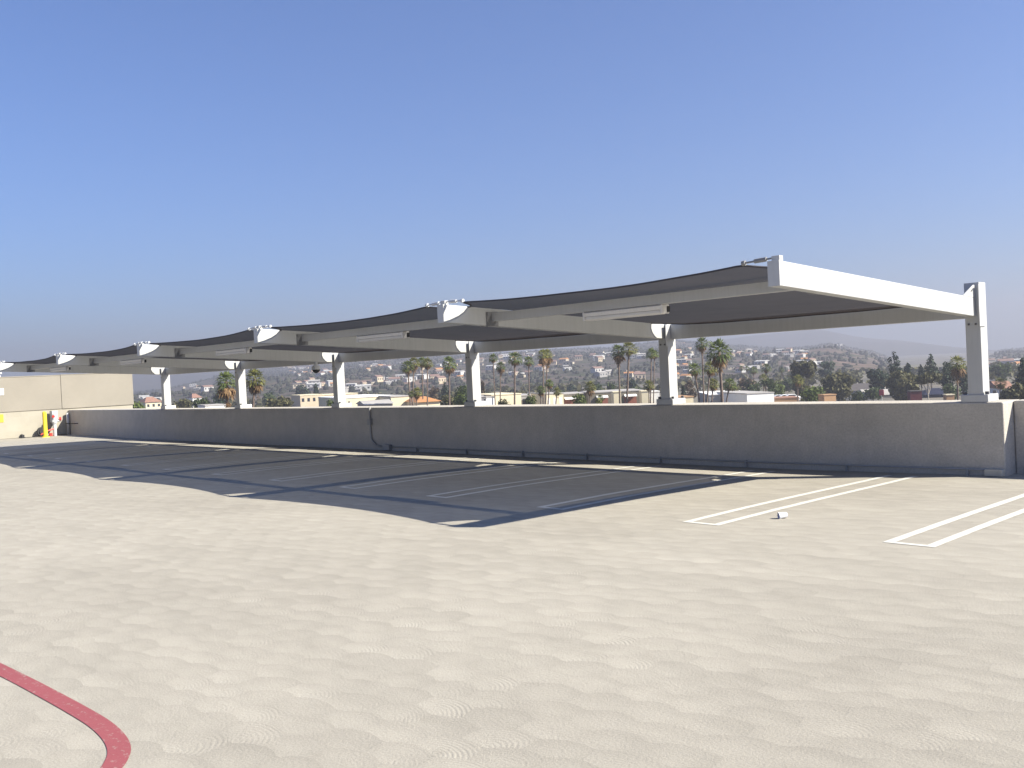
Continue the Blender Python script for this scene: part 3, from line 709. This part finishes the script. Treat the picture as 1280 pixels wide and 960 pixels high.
PALMS = [  # label, px, ytop, crown px, base px, distance, leaf, skirt
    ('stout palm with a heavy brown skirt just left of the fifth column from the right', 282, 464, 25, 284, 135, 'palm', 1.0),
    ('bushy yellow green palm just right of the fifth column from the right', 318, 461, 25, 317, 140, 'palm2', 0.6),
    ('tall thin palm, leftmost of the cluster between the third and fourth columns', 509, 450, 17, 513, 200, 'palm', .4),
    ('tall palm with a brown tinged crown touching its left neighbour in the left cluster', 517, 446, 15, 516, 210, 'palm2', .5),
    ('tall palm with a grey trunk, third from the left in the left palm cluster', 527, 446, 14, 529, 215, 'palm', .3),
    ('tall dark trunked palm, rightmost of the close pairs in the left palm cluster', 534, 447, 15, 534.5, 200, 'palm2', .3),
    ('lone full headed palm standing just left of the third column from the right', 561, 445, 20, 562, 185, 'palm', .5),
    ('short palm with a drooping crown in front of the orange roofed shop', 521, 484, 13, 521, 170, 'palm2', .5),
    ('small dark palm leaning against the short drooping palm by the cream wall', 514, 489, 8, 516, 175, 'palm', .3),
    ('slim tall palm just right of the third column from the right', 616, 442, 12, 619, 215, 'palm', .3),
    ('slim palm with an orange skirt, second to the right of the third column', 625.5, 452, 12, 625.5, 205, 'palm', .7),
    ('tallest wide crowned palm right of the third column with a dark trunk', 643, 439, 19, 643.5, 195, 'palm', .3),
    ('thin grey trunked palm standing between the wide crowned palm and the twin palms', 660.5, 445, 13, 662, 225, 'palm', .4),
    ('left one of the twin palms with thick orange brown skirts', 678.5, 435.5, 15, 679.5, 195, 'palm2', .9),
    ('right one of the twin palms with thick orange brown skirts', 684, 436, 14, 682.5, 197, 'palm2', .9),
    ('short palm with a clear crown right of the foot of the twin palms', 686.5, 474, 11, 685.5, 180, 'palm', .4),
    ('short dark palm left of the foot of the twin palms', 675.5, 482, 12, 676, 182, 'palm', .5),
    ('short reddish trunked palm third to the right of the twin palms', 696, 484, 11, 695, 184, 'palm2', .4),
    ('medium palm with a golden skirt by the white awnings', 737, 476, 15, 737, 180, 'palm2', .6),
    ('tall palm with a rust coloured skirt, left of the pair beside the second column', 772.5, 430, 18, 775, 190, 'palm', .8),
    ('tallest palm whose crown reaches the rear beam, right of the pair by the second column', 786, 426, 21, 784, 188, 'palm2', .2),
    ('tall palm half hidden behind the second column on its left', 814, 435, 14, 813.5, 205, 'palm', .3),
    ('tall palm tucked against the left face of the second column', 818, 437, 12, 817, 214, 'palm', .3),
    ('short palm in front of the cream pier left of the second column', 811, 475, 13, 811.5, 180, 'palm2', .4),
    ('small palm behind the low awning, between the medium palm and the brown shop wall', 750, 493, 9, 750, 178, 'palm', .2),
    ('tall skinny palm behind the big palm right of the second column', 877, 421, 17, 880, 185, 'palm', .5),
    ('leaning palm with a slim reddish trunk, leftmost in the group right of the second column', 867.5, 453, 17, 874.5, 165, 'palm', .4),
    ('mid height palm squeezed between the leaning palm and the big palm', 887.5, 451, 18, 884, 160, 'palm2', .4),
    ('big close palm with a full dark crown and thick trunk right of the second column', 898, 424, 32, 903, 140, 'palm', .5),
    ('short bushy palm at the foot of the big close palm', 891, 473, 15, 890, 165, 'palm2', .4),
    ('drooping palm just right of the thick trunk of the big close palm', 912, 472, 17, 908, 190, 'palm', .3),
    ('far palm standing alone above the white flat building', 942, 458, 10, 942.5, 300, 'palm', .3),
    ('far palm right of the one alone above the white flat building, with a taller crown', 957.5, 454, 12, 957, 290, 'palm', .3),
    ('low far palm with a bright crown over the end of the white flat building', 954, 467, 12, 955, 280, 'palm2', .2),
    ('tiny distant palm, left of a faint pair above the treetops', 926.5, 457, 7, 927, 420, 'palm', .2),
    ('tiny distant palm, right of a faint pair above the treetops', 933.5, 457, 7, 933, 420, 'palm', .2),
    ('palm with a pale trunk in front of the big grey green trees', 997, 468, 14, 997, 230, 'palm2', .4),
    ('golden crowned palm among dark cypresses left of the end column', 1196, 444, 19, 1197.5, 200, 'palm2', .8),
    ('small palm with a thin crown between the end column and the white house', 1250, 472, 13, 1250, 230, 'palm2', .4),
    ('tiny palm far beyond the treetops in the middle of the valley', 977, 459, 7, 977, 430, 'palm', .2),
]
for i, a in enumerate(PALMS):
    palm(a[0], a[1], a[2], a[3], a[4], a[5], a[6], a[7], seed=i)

TREES = [  # name, label, px, ytop, ybot, width px, d, shape, leaf, bark
    ('bush', 'low palm like green bush behind the parapet left of the twin palms', 663, 493, 506, 16, 175, 'bush', 'palm', 'bark'),
    ('bush', 'dark spiky bush behind the parapet near the medium palm', 724, 489, 507, 20, 172, 'bush', 'palm', 'bark'),
    ('bush', 'brownish spiky bush at the foot of the slim palms by the third column', 630, 498, 508, 17, 172, 'bush', 'olive', 'bark'),
    ('bush', 'small green bush beside the second low awning', 748, 496, 505, 10, 172, 'bush', 'palm2', 'bark'),
    ('tree', 'large grey green gum tree, leftmost of the big trees in the right valley', 1004, 450, 498, 38, 300, 'loose', 'olive', 'bark'),
    ('tree', 'broad olive tree with a rounded crown right of the large gum tree', 1046, 462, 499, 40, 280, 'round', 'olive', 'bark'),
    ('tree', 'bluish wispy tree rising behind the broad olive tree', 1033, 452, 472, 24, 420, 'loose', 'dkgreen', 'bark'),
    ('tree', 'green leafy tree low beside the orange box building', 1014, 482, 502, 30, 240, 'bush', 'lime', 'bark'),
    ('pine_tree', 'dark pine with layered tufts, tallest in the right treeline', 1117, 440, 474, 20, 300, 'pine', 'dkgreen', 'bark'),
    ('tree', 'dark green round tree at the left of the right treeline', 1097, 459, 486, 28, 310, 'round', 'dkgreen', 'bark'),
    ('tree', 'wide olive brown tree below the tall layered pine', 1127, 461, 497, 42, 270, 'round', 'olive', 'bark'),
    ('tree', 'small dark round treetop between the layered pine and the dark cone tree', 1134, 453, 470, 9, 330, 'round', 'dkgreen', 'bark'),
    ('tree', 'slender dark treetop left of the dark cone tree', 1151, 456, 472, 9, 320, 'cone', 'dkgreen', 'bark'),
    ('conifer', 'dark cone shaped tree left of the golden palm', 1163, 444, 474, 23, 310, 'cone', 'dkgreen', 'bark'),
    ('tree', 'olive umbrella tree with a pale forked trunk', 1159, 465, 481, 31, 240, 'umbrella', 'olive', 'palebark'),
    ('cypress', 'broad dark cypress just left of the golden palm', 1183, 453, 488, 19, 270, 'column', 'dkgreen', 'bark'),
    ('cypress', 'dark cypress partly hidden by the end column', 1205, 455, 492, 17, 270, 'column', 'dkgreen', 'bark'),
    ('tree', 'green tree low between the cypresses and the umbrella tree', 1189, 478, 496, 20, 255, 'bush', 'green', 'bark'),
    ('tree', 'hazy round tree right of the end column', 1249, 453, 478, 26, 420, 'round', 'green', 'bark'),
    ('conifer', 'dark conifer cut by the right edge of the view', 1279, 449, 488, 26, 230, 'cone', 'dkgreen', 'bark'),
    ('bush', 'large olive bush behind the set back parapet', 1272, 478, 504, 40, 200, 'bush', 'olive', 'bark'),
    ('tree', 'grey green tree at left of the third column, behind the lone palm', 577, 478, 503, 24, 230, 'round', 'green', 'bark'),
    ('bush', 'yellow green bush touching the left side of the third column', 574, 489, 508, 17, 200, 'bush', 'lime', 'bark'),
    ('bush', 'wide brownish bush beside the orange roof', 560, 492, 508, 24, 205, 'bush', 'olive', 'bark'),
    ('conifer', 'bluish pyramid shaped tree behind the brownish bush', 556, 478, 500, 18, 330, 'cone', 'dkgreen', 'bark'),
    ('tree', 'bare brown tree behind the pair of tall palms in the left cluster', 541, 483, 500, 18, 330, 'loose', 'brown', 'bark'),
    ('tree', 'thin brown tree just right of the third column', 602, 474, 496, 8, 300, 'loose', 'brown', 'bark'),
    ('tree', 'brown grey open tree above the white flat building', 928, 473, 498, 34, 320, 'loose', 'brown', 'bark'),
    ('tree', 'olive leafy tree right of the big close palm', 917, 476, 500, 22, 260, 'bush', 'olive', 'bark'),
    ('tree', 'green rounded tree above the middle of the white flat building', 941, 473, 497, 22, 290, 'round', 'green', 'bark'),
    ('tree', 'bright green tree above the right end of the white flat building', 961, 473, 500, 24, 270, 'loose', 'green', 'bark'),
    ('tree', 'yellow green small tree right of the white flat building', 972, 476, 499, 17, 280, 'bush', 'lime', 'bark'),
    ('tree', 'dark green tree filling the gap left of the large gum tree', 985, 471, 493, 22, 380, 'round', 'green', 'bark'),
    ('tree', 'green tree over the parked vehicles at the foot of the broad olive tree', 1029, 480, 500, 22, 300, 'bush', 'green', 'bark'),
    ('tree', 'low green tree right of the broad olive tree near the brown roofed house', 1072, 488, 503, 20, 270, 'bush', 'green', 'bark'),
    ('tree', 'green tree in front of the grey house with the red sign', 1091, 482, 499, 24, 290, 'bush', 'green', 'bark'),
    ('cypress', 'single thin cypress in the valley left of the fourth column', 394.5, 481, 496, 6, 420, 'column', 'dkgreen', 'bark'),
    ('cypress', 'little dark cypress just right of the second column', 854, 483, 501, 6, 260, 'column', 'dkgreen', 'bark'),
    ('tree', 'grey leafless tree behind the leaning palm right of the second column', 862, 474, 498, 20, 300, 'loose', 'brown', 'bark'),
    ('tree', 'green shrubby tree beside the corner of the far left building', 172, 500, 513, 18, 260, 'bush', 'lime', 'bark'),
    ('tree', 'olive tree between the sixth and fifth columns', 229, 498, 511, 26, 300, 'bush', 'olive', 'bark'),
    ('tree', 'bright palm like shrub right of the olive tree between the sixth and fifth columns', 250, 497, 511, 22, 240, 'bush', 'green', 'bark'),
    ('tree', 'dark tree at the left side of the stout brown skirted palm', 273, 484, 510, 16, 300, 'round', 'dkgreen', 'bark'),
    ('tree', 'olive bush tree between the fifth and fourth columns', 349, 496, 511, 36, 260, 'bush', 'olive', 'bark'),
    ('tree', 'grey green tree behind the bushy yellow green palm', 337, 489, 508, 22, 420, 'round', 'green', 'bark'),
    ('tree', 'dark blue green tree left of the valley cypress', 377, 479, 502, 22, 520, 'round', 'dkgreen', 'bark'),
    ('bush', 'small bush against the left face of the fourth column', 414, 499, 509, 12, 200, 'bush', 'palm', 'bark'),
    ('tree', 'dark tree behind the medium palm with a golden skirt', 745, 475, 498, 22, 330, 'round', 'green', 'bark'),
    ('tree', 'bluish treetop right of the short reddish trunked palm', 714, 479, 492, 13, 450, 'round', 'dkgreen', 'bark'),
    ('tree', 'round green treetop left of the tall palm with a rust skirt', 763, 477, 494, 13, 330, 'round', 'green', 'bark'),
    ('tree', 'dark treetop right of the tallest palm at the rear beam', 790, 471, 490, 9, 360, 'round', 'dkgreen', 'bark'),
    ('tree', 'low green tree behind the olive grey shop wall', 797, 482, 496, 20, 330, 'bush', 'green', 'bark'),
    ('tree', 'green tree behind the cream wall right of the third column', 612, 489, 502, 20, 330, 'bush', 'green', 'bark'),
    ('tree', 'olive tree behind the cream wall near the grey trunked palm', 651, 486, 502, 22, 340, 'bush', 'olive', 'bark'),
    ('tree', 'hazy low tree left of the small dark far palm', 700, 488, 498, 16, 420, 'bush', 'green', 'bark'),
]
for i, a in enumerate(TREES):
    cat = {'bush': 'bush', 'pine_tree': 'pine', 'conifer': 'conifer', 'cypress': 'cypress'}.get(a[0], 'tree')
    tree(a[0], a[1], cat, a[2], a[3], a[4], a[5], a[6], a[7], a[8], a[9], seed=i, group='trees and bushes beyond the parapet')

# ------------------------------------------------------------------ buildings beyond the parapet
def building(name, label, x0, x1, ytop, d, depth, wall, roof='roof', rot=18.0, kind='flat', wins=0, awn=None, base=None, h2=0.5, cat='building', wmat='win', winh=1.3):
    xm = (x0 + x1) / 2; top = at(xm, ytop, d); w = px2m(x1 - x0, d)
    z1 = top.z - GROUND; v = ray(xm, ytop); az = math.atan2(v.x, v.y)
    t = empty(name, (top.x, top.y, GROUND), label, cat, None, rz=-az + R(rot))
    # local x runs right across the view, local y away
    w = w / max(0.5, math.cos(R(rot)))
    b = MB(); b.box(-w / 2, w / 2, 0, depth, 0, z1 - (0.0 if kind == 'flat' else h2)); b.build('wall', M[wall], t)
    b = MB()
    if kind == 'flat':
        b.box(-w / 2 - .12, w / 2 + .12, -.12, depth + .12, z1 + .004, z1 + .22); b.build('roof', M[roof], t)
    elif kind == 'hip':
        e = 0.5; zz = z1 - h2; r_ = min(w, depth) * .3
        b.add([(-w / 2 - e, -e, zz + .004), (w / 2 + e, -e, zz + .004), (w / 2 + e, depth + e, zz + .004), (-w / 2 - e, depth + e, zz + .004), (-w / 2 + r_, depth / 2, z1), (w / 2 - r_, depth / 2, z1)],
              [(0, 1, 5, 4), (1, 2, 5), (2, 3, 4, 5), (3, 0, 4), (3, 2, 1, 0)]); b.build('roof', M[roof], t)
    else:
        zz = z1 - h2; e = .4
        b.prism([(-e, zz + .004), (depth + e, zz + .004), (depth / 2, z1)], 0, -w / 2 - e, w / 2 + e); b.build('roof', M[roof], t)
    zt = z1 - (0.0 if kind == 'flat' else h2)
    for i in range(wins):
        c = -w / 2 + w * (i + .5) / wins; ww = min(1.6, w / wins * .45)
        b = MB(); b.box(c - ww / 2, c + ww / 2, -.03, .05, zt - .9 - winh, zt - .9); b.build('window', M[wmat], t)
    if awn:
        for f, wd in awn:
            c = -w / 2 + w * f
            b = MB(); b.hexa([(c - wd / 2, -1.4, zt - 1.25), (c + wd / 2, -1.4, zt - 1.25), (c - wd / 2, -.01, zt - 1.0), (c + wd / 2, -.01, zt - 1.0), (c - wd / 2, -1.4, zt - 1.1), (c + wd / 2, -1.4, zt - 1.1), (c - wd / 2, -.01, zt - .7), (c + wd / 2, -.01, zt - .7)])
            b.build('awning', M['wwhite'], t)
            b = MB(); b.box(c - wd / 2, c + wd / 2, -.04, .05, zt - 4.0, zt - 1.3); b.build('shopfront', M['brick'], t)
    return t
B_ = building
B_('shop_building', 'long low cream building with a pale roof right of the fourth column', 430, 492, 496.5, 235, 30, 'cream', 'wwhite', 14)
B_('shop_building', 'grey gabled roof building in front of the long low cream building', 458, 490, 500.5, 205, 12, 'greyw', 'roof', 10, 'gable', h2=0.8)
B_('shop_building', 'tall cream block behind the left palm cluster', 489, 513, 496, 222, 16, 'cream', 'roof', 12, wins=0)
B_('shop_building', 'cream shop with an orange tiled roof left of the wide brownish bush', 522, 549, 496, 212, 14, 'cream', 'oroof', 14, 'hip', h2=1.1)
B_('shop_building', 'two storey beige building with dark windows left of the fourth column', 376, 402, 494, 330, 16, 'beige', 'cream', 12, wins=4, winh=1.2)
B_('shop_building', 'distant beige flat building just behind the fourth column', 402, 446, 493, 345, 16, 'beige', 'cream', 10, wins=5)
B_('shop_building', 'grey low block at the right foot of the third column', 602, 618, 495, 240, 12, 'greyw', 'roof', 16)
B_('shop_building', 'white box building between the grey low block and the cream wall', 608, 618, 497, 215, 8, 'wwhite', 'roof', 25)
B_('shop_building', 'cream walled building behind the slim palms right of the third column', 615, 651, 493.5, 235, 18, 'cream', 'cream', 16)
B_('shop_building', 'bluish grey walled building left of the twin palms', 650, 674, 494.5, 242, 16, 'greyw', 'roof', 16, wins=2)
B_('shop_building', 'cream building with white doors right of the twin palms', 682, 704, 492.5, 228, 14, 'cream', 'roof', 16, wins=3, wmat='wwhite', winh=2.4)
B_('shop_building', 'dark brown shop with one white awning beside the medium palm', 703, 737, 492.5, 236, 14, 'olivew', 'roof', 14, awn=[(.28, 3.0)])
B_('shop_building', 'olive grey shop with two white awnings and brick fronts', 736, 803, 490, 232, 16, 'olivew', 'roof', 8, awn=[(.25, 2.8), (.76, 3.0)])
B_('pier_building', 'cream pier between the two white awnings', 767, 776, 490.5, 224, 4, 'cream', 'cream', 8)
B_('pier_building', 'yellow cream pier just left of the second column', 802, 811, 489.5, 224, 4, 'cream', 'cream', 8)
B_('pier_building', 'white pier tucked behind the second column', 812, 824, 490, 226, 5, 'wwhite', 'wwhite', 8)
B_('shop_building', 'beige and orange low building right of the second column', 842, 866, 497, 215, 10, 'cream', 'tan', 14)
B_('warehouse', 'long grey flat warehouse behind the thick palm trunk', 888, 938, 493, 240, 26, 'greyw', 'wwhite', 8)
B_('warehouse', 'bright white flat warehouse right of the big close palm', 935, 966, 492, 225, 20, 'wwhite', 'roof', 22, wins=0)
B_('low_shed', 'low salmon walled shed behind the parapet under the gum tree', 968, 997, 498, 235, 8, 'tan', 'tile', 10)
B_('tan_shed', 'tan orange box shed under the broad olive tree', 1031, 1044, 494, 232, 3, 'tan', 'tan', 26)
B_('house', 'grey house with a long brown roof right of the broad olive tree', 1062, 1090, 480, 340, 14, 'greyw', 'droof', 10, 'gable', wins=3, h2=2.2, cat='house')
B_('house', 'grey house left of the red sign', 1084, 1099, 487, 310, 12, 'greyw', 'roof', 14, 'gable', wins=2, h2=2.0, cat='house')
B_('house', 'pale grey house right of the red sign', 1106, 1124, 485, 315, 12, 'greyw', 'roof', 14, 'hip', wins=3, h2=2.0, cat='house')
B_('house', 'brown roofed house peeking above the wide olive brown tree', 1104, 1117, 478, 360, 12, 'beige', 'tile', 8, 'gable', h2=1.5, cat='house')
B_('maroon_shed', 'maroon red walled shed left of the pale forked trunk', 1139, 1151, 489.5, 255, 3, 'maroon', 'droof', 14, cat='shed')
B_('navy_building', 'dark navy building behind the umbrella tree', 1160, 1186, 486, 300, 14, 'navy', 'navy', 10, 'hip', wins=3, h2=1.6)
B_('tan_shed', 'small tan hut left of the end column base', 1184, 1192, 494, 235, 2, 'tan', 'cream', 20, cat='shed')
B_('house', 'bluish house just right of the end column', 1236, 1247, 477, 300, 12, 'navy', 'droof', 12, 'flat', cat='house')
B_('house', 'white house with a reddish roof right of the small thin palm', 1250, 1264, 477, 290, 12, 'wwhite', 'tile', 14, 'gable', wins=2, h2=1.8, cat='house')
B_('house', 'cream house group left of the sixth column', 183, 200, 496, 480, 14, 'cream', 'tile', 14, 'hip', wins=3, h2=2.5, cat='house')
B_('house', 'white house right of the sixth column', 241, 251, 492, 620, 14, 'wwhite', 'tile', 14, 'hip', h2=2.5, cat='house')
B_('house', 'pale low building behind the brown skirted palm', 258, 281, 507, 220, 10, 'wwhite', 'roof', 10, cat='house')

# red sign
p = at(1102, 491, 280)
t = empty('pole_sign', (p.x, p.y, GROUND), 'small bright red sign in front of the grey houses', 'sign', rz=-math.atan2(p.x, p.y))
b = MB(); b.box(-0.6, 0.6, -.12, .12, p.z - GROUND - 0.7, p.z - GROUND + 0.8); b.build('panel', M['signred'], t, bevel=0.05)
b = MB(); b.tube([(0, 0, 0), (0, 0, p.z - GROUND - 0.7)], .12, 8); b.build('post', M['grey'], t)

# vehicles below the gum tree
car_p = None
for i, (x, y, d, rz, lab) in enumerate([(974, 496.5, 262, 60, 'white parked car half hidden, leftmost of three under the gum tree'), (981, 496.5, 262, 65, 'white parked car in the middle of three under the gum tree'), (989, 496.5, 262, 62, 'white parked car, rightmost of three under the gum tree')]):
    p = at(x, y, d)
    if car_p is None:
        car_p = empty('parked_car', (0, 0, 0), '', 'car')
        b = MB(); b.prism([(-2.2, .35), (2.2, .35), (2.25, .8), (1.3, .95), (.6, 1.45), (-1.2, 1.45), (-2.0, .98), (-2.25, .9)], 1, -.88, .88); b.build('body', M['carw'], car_p, bevel=.06)
        b = MB(); b.prism([(1.15, .97), (.55, 1.38), (-1.12, 1.38), (-1.8, .99)], 1, -.89, .89); b.build('window', M['win'], car_p)
        for sx in (-1.35, 1.35):
            for sy in (-.82, .82):
                b = MB(); b.tube([(sx, sy - .1, .33), (sx, sy + .1, .33)], .33, 14); b.build('wheel', M['dark'], car_p)
        o = car_p
    else: o = copy_tree(car_p)
    tag(o, lab, 'car', 'white cars parked under the gum tree')
    o.location = (p.x, p.y, p.z - 1.0); o.rotation_euler = (0, 0, R(rz))
p0, p1 = at(966, 494.6, 262), at(1000, 494.6, 262)
az = math.atan2(p0.x, p0.y); zt = p0.z - 1.25
b = MB(); b.box(-9, 9, -3.5, 4.5, GROUND + 0.01, zt)
o = b.build('car_park_slab', M['roof']); pm = (p0 + p1) / 2; o.location = (pm.x, pm.y, 0); o.rotation_euler = (0, 0, -az)
for o2 in [q for q in COL.objects if q.name.startswith('parked_car')]: o2.location.z = zt
tag(o, 'raised grey parking slab carrying the white cars under the gum tree', 'slab')

# ------------------------------------------------------------------ houses on the hillside
def house_mesh(name, w, dpt, h, rh, wall, roof):
    b = MB(); b.box(-w / 2, w / 2, -dpt / 2, dpt / 2, -3, h)
    b.cur = 1; b.prism([(-dpt / 2 - .4, h + .01), (dpt / 2 + .4, h + .01), (0, h + rh)], 0, -w / 2 - .4, w / 2 + .4)
    b.cur = 2
    for i in range(3): b.box(-w / 2 + w * (i + .3) / 3, -w / 2 + w * (i + .7) / 3, -dpt / 2 - .05, -dpt / 2 + .05, h * .35, h * .75)
    return b.build(name, [M[wall], M[roof], M['win']])
KINDS = [house_mesh('hillside_house', 13, 9, 5, 2.2, 'hwhite', 'htile'), house_mesh('hillside_house', 15, 10, 4, 1.8, 'hcream', 'droof'), house_mesh('hillside_house', 11, 9, 6, 2.2, 'beige', 'htile'),
         house_mesh('hillside_house', 16, 10, 5, 1.2, 'hwhite', 'hwhite'), house_mesh('hillside_house', 12, 9, 5, 2.0, 'hcream', 'oroof'), house_mesh('hillside_house', 14, 9, 4.5, 1.6, 'greyw', 'roof')]
KL = ['white house with a terracotta roof on the far hillside', 'cream house with a dark roof on the far hillside', 'beige house with a terracotta roof on the far hillside', 'white house with a white roof on the far hillside', 'cream house with an orange roof on the far hillside', 'grey house with a grey roof on the far hillside']
KG = ['white terracotta roofed hillside houses', 'cream dark roofed hillside houses', 'beige terracotta roofed hillside houses', 'all white hillside houses', 'cream orange roofed hillside houses', 'grey hillside houses']
spots = []
rg = random.Random(31)
for i in range(14): spots.append((364 + i * 4.6 + rg.uniform(-1, 1), 465.5 + (i % 3) * 2.0 + rg.uniform(-1, 1), rg.choice((0, 0, 3, 4))))
for i in range(12): spots.append((348 + i * 3.6, 459 + rg.uniform(-1.5, 3) , rg.choice((0, 2, 3))))
for (cx, cy, n, sx, sy) in ((395, 483, 16, 22, 5), (470, 459, 16, 26, 5), (500, 476, 20, 34, 6), (545, 465, 16, 30, 8), (450, 487, 14, 26, 4), (655, 449, 16, 40, 6), (690, 462, 10, 35, 8), (750, 446, 16, 16, 6), (797, 445, 8, 7, 5), (745, 452, 8, 8, 3),
                            (850, 447, 18, 14, 10), (848, 470, 18, 14, 12), (935, 444, 14, 26, 4), (980, 443, 12, 18, 4), (1003, 447, 8, 12, 5), (940, 462, 14, 30, 6), (1015, 458, 8, 12, 5), (1049, 432, 2, 3, 1.0), (245, 487, 8, 14, 5), (1255, 456, 14, 22, 10), (590, 455, 14, 30, 8), (640, 470, 10, 40, 8), (780, 470, 10, 30, 6), (185, 501, 6, 12, 3), (1000, 470, 8, 26, 6)):
    for _ in range(n): spots.append((cx + rg.gauss(0, sx / 1.7), cy + rg.gauss(0, sy / 1.7), rg.choice((0, 1, 2, 3, 3, 4, 5, 2))))
used = [0] * 6; placed = []
for x, y, k in spots:
    p = hill_point(x, y)
    if p is None or any((p - q).length < 10 for q in placed): continue
    placed.append(p)
    if used[k] == 0: o = KINDS[k]
    else: o = KINDS[k].copy(); COL.objects.link(o)
    used[k] += 1
    o.location = p + Vector((0, 0, 0.3)); o.rotation_euler = (0, 0, -math.atan2(p.x, p.y) + rg.uniform(-.9, .9)); s_ = rg.choice((.35, .4, .45, .5, .55, .7)); o.scale = (s_, s_, s_)
    tag(o, KL[k], 'house', KG[k])
for k in range(6):
    if used[k] == 0: bpy.data.objects.remove(KINDS[k])
# bare earth banks below some houses
# ------------------------------------------------------------------ scrub on the hills and the woodland of the valley floor
def blob(b, rg, p, r, h):
    n = 6; vs = [p + Vector((math.cos(6.283 * i / n) * r * rg.uniform(.7, 1.1), math.sin(6.283 * i / n) * r * rg.uniform(.7, 1.1), h * rg.uniform(.25, .5))) for i in range(n)]
    vs += [p + Vector((math.cos(6.283 * (i + .5) / n) * r * .6 * rg.uniform(.6, 1.1), math.sin(6.283 * (i + .5) / n) * r * .6 * rg.uniform(.6, 1.1), h * rg.uniform(.75, 1))) for i in range(n)]
    vs += [p + Vector((math.cos(6.283 * i / n) * r * .7, math.sin(6.283 * i / n) * r * .7, -.5)) for i in range(n)]
    fs = [(i, (i + 1) % n, n + (i + 1) % n, n + i) for i in range(n)] + [tuple(range(n, 2 * n))] + [(2 * n + i, 2 * n + (i + 1) % n, (i + 1) % n, i) for i in range(n)]
    b.add(vs, fs)
rg = random.Random(77); b = MB(); cnt = 0
while cnt < 17000:
    az = rg.uniform(AZL, AZR); r = 640 + 2100 * rg.random() ** 0.75
    x, y = CAM.x + r * math.sin(az), CAM.y + r * math.cos(az)
    dn = noise.fractal((x / 160, y / 160, 9.0), 1.0, 2.0, 3)
    if dn + rg.uniform(-.5, .5) < 0.02: continue
    s = rg.uniform(1.0, 3.2); blob(b, rg, Vector((x, y, hill_h(az, r))), s, s * rg.uniform(0.9, 1.8)); cnt += 1
tag(b.build('hillside_scrub', M['scrub']), 'scattered dark scrub and trees over the far hillside', 'scrub', kind='stuff')
b = MB(); cnt = 0
while cnt < 750:
    az = rg.uniform(AZL, AZR); r = rg.uniform(400, 660)
    x, y = CAM.x + r * math.sin(az), CAM.y + r * math.cos(az)
    dn = noise.fractal((x / 90, y / 90, 3.0), 1.0, 2.0, 3)
    if dn + rg.uniform(-.5, .5) < -0.1: continue
    s = rg.uniform(1.6, 3.6); hh = rg.uniform(2.5, 5.5)
    lob = [(x, y, GROUND + hh * .6, s, s, hh * .4)]
    leaves(b, rg, lob, 16, s * .55); cnt += 1
tag(b.build('valley_woodland', M['olive']), 'far suburban woodland across the valley floor below the hills', 'woodland', kind='stuff')

# ------------------------------------------------------------------ haze
hz = N('air')
hz.t.nodes.remove(hz.b)
pv = hz.new('ShaderNodeVolumePrincipled')
pv.inputs['Color'].default_value = (0.45, 0.465, 0.54, 1); pv.inputs['Density'].default_value = 0.00050; pv.inputs['Anisotropy'].default_value = 0.25
hz.lk(pv.outputs[0], hz.out.inputs['Volume'])
b = MB(); b.box(-4620, 4620, -4640, 4600, GROUND - 1.0, 190.0)
o = b.build('haze', hz.m); o['kind'] = 'stuff'; o['label'] = 'thin pale haze over the valley'; o['category'] = 'haze'

# ------------------------------------------------------------------ sun and sky
SDIR = Vector((-1.17, -0.65, -1.0)).normalized()
sun = bpy.data.lights.new('sun', 'SUN'); sun.energy = 5.0; sun.angle = R(0.53); sun.color = (1.0, 0.94, 0.81)
so = bpy.data.objects.new('sun', sun); COL.objects.link(so); so.rotation_euler = SDIR.to_track_quat('-Z', 'Y').to_euler()
w = bpy.data.worlds.new('World'); sc.world = w; w.use_nodes = True
nt = w.node_tree; sk = nt.nodes.new('ShaderNodeTexSky'); sk.sky_type = 'NISHITA'; sk.sun_disc = False
sk.sun_elevation = math.asin(-SDIR.z); sk.sun_rotation = math.atan2(-SDIR.x, -SDIR.y)
sk.altitude = 100; sk.air_density = 1.0; sk.dust_density = 0.95; sk.ozone_density = 4.0
tint = nt.nodes.new('ShaderNodeMix'); tint.data_type = 'RGBA'; tint.blend_type = 'MULTIPLY'; tint.inputs[0].default_value = 1.0
tint.inputs[7].default_value = (0.65, 0.84, 1.19, 1)
nt.links.new(sk.outputs[0], tint.inputs[6]); nt.links.new(tint.outputs[2], nt.nodes['Background'].inputs[0]); nt.nodes['Background'].inputs[1].default_value = 0.056

vs_ = sc.view_settings; sc.display_settings.display_device = 'sRGB'
vs_.view_transform = 'Standard'; vs_.look = 'None'; vs_.exposure = 1.36; vs_.gamma = 1.0; vs_.use_curve_mapping = False
sc.cycles.max_bounces = 6; sc.cycles.diffuse_bounces = 3; sc.cycles.transparent_max_bounces = 12; sc.cycles.volume_bounces = 1
sc.cycles.use_denoising = True
try: sc.cycles.denoiser = 'OPENIMAGEDENOISE'
except Exception: pass
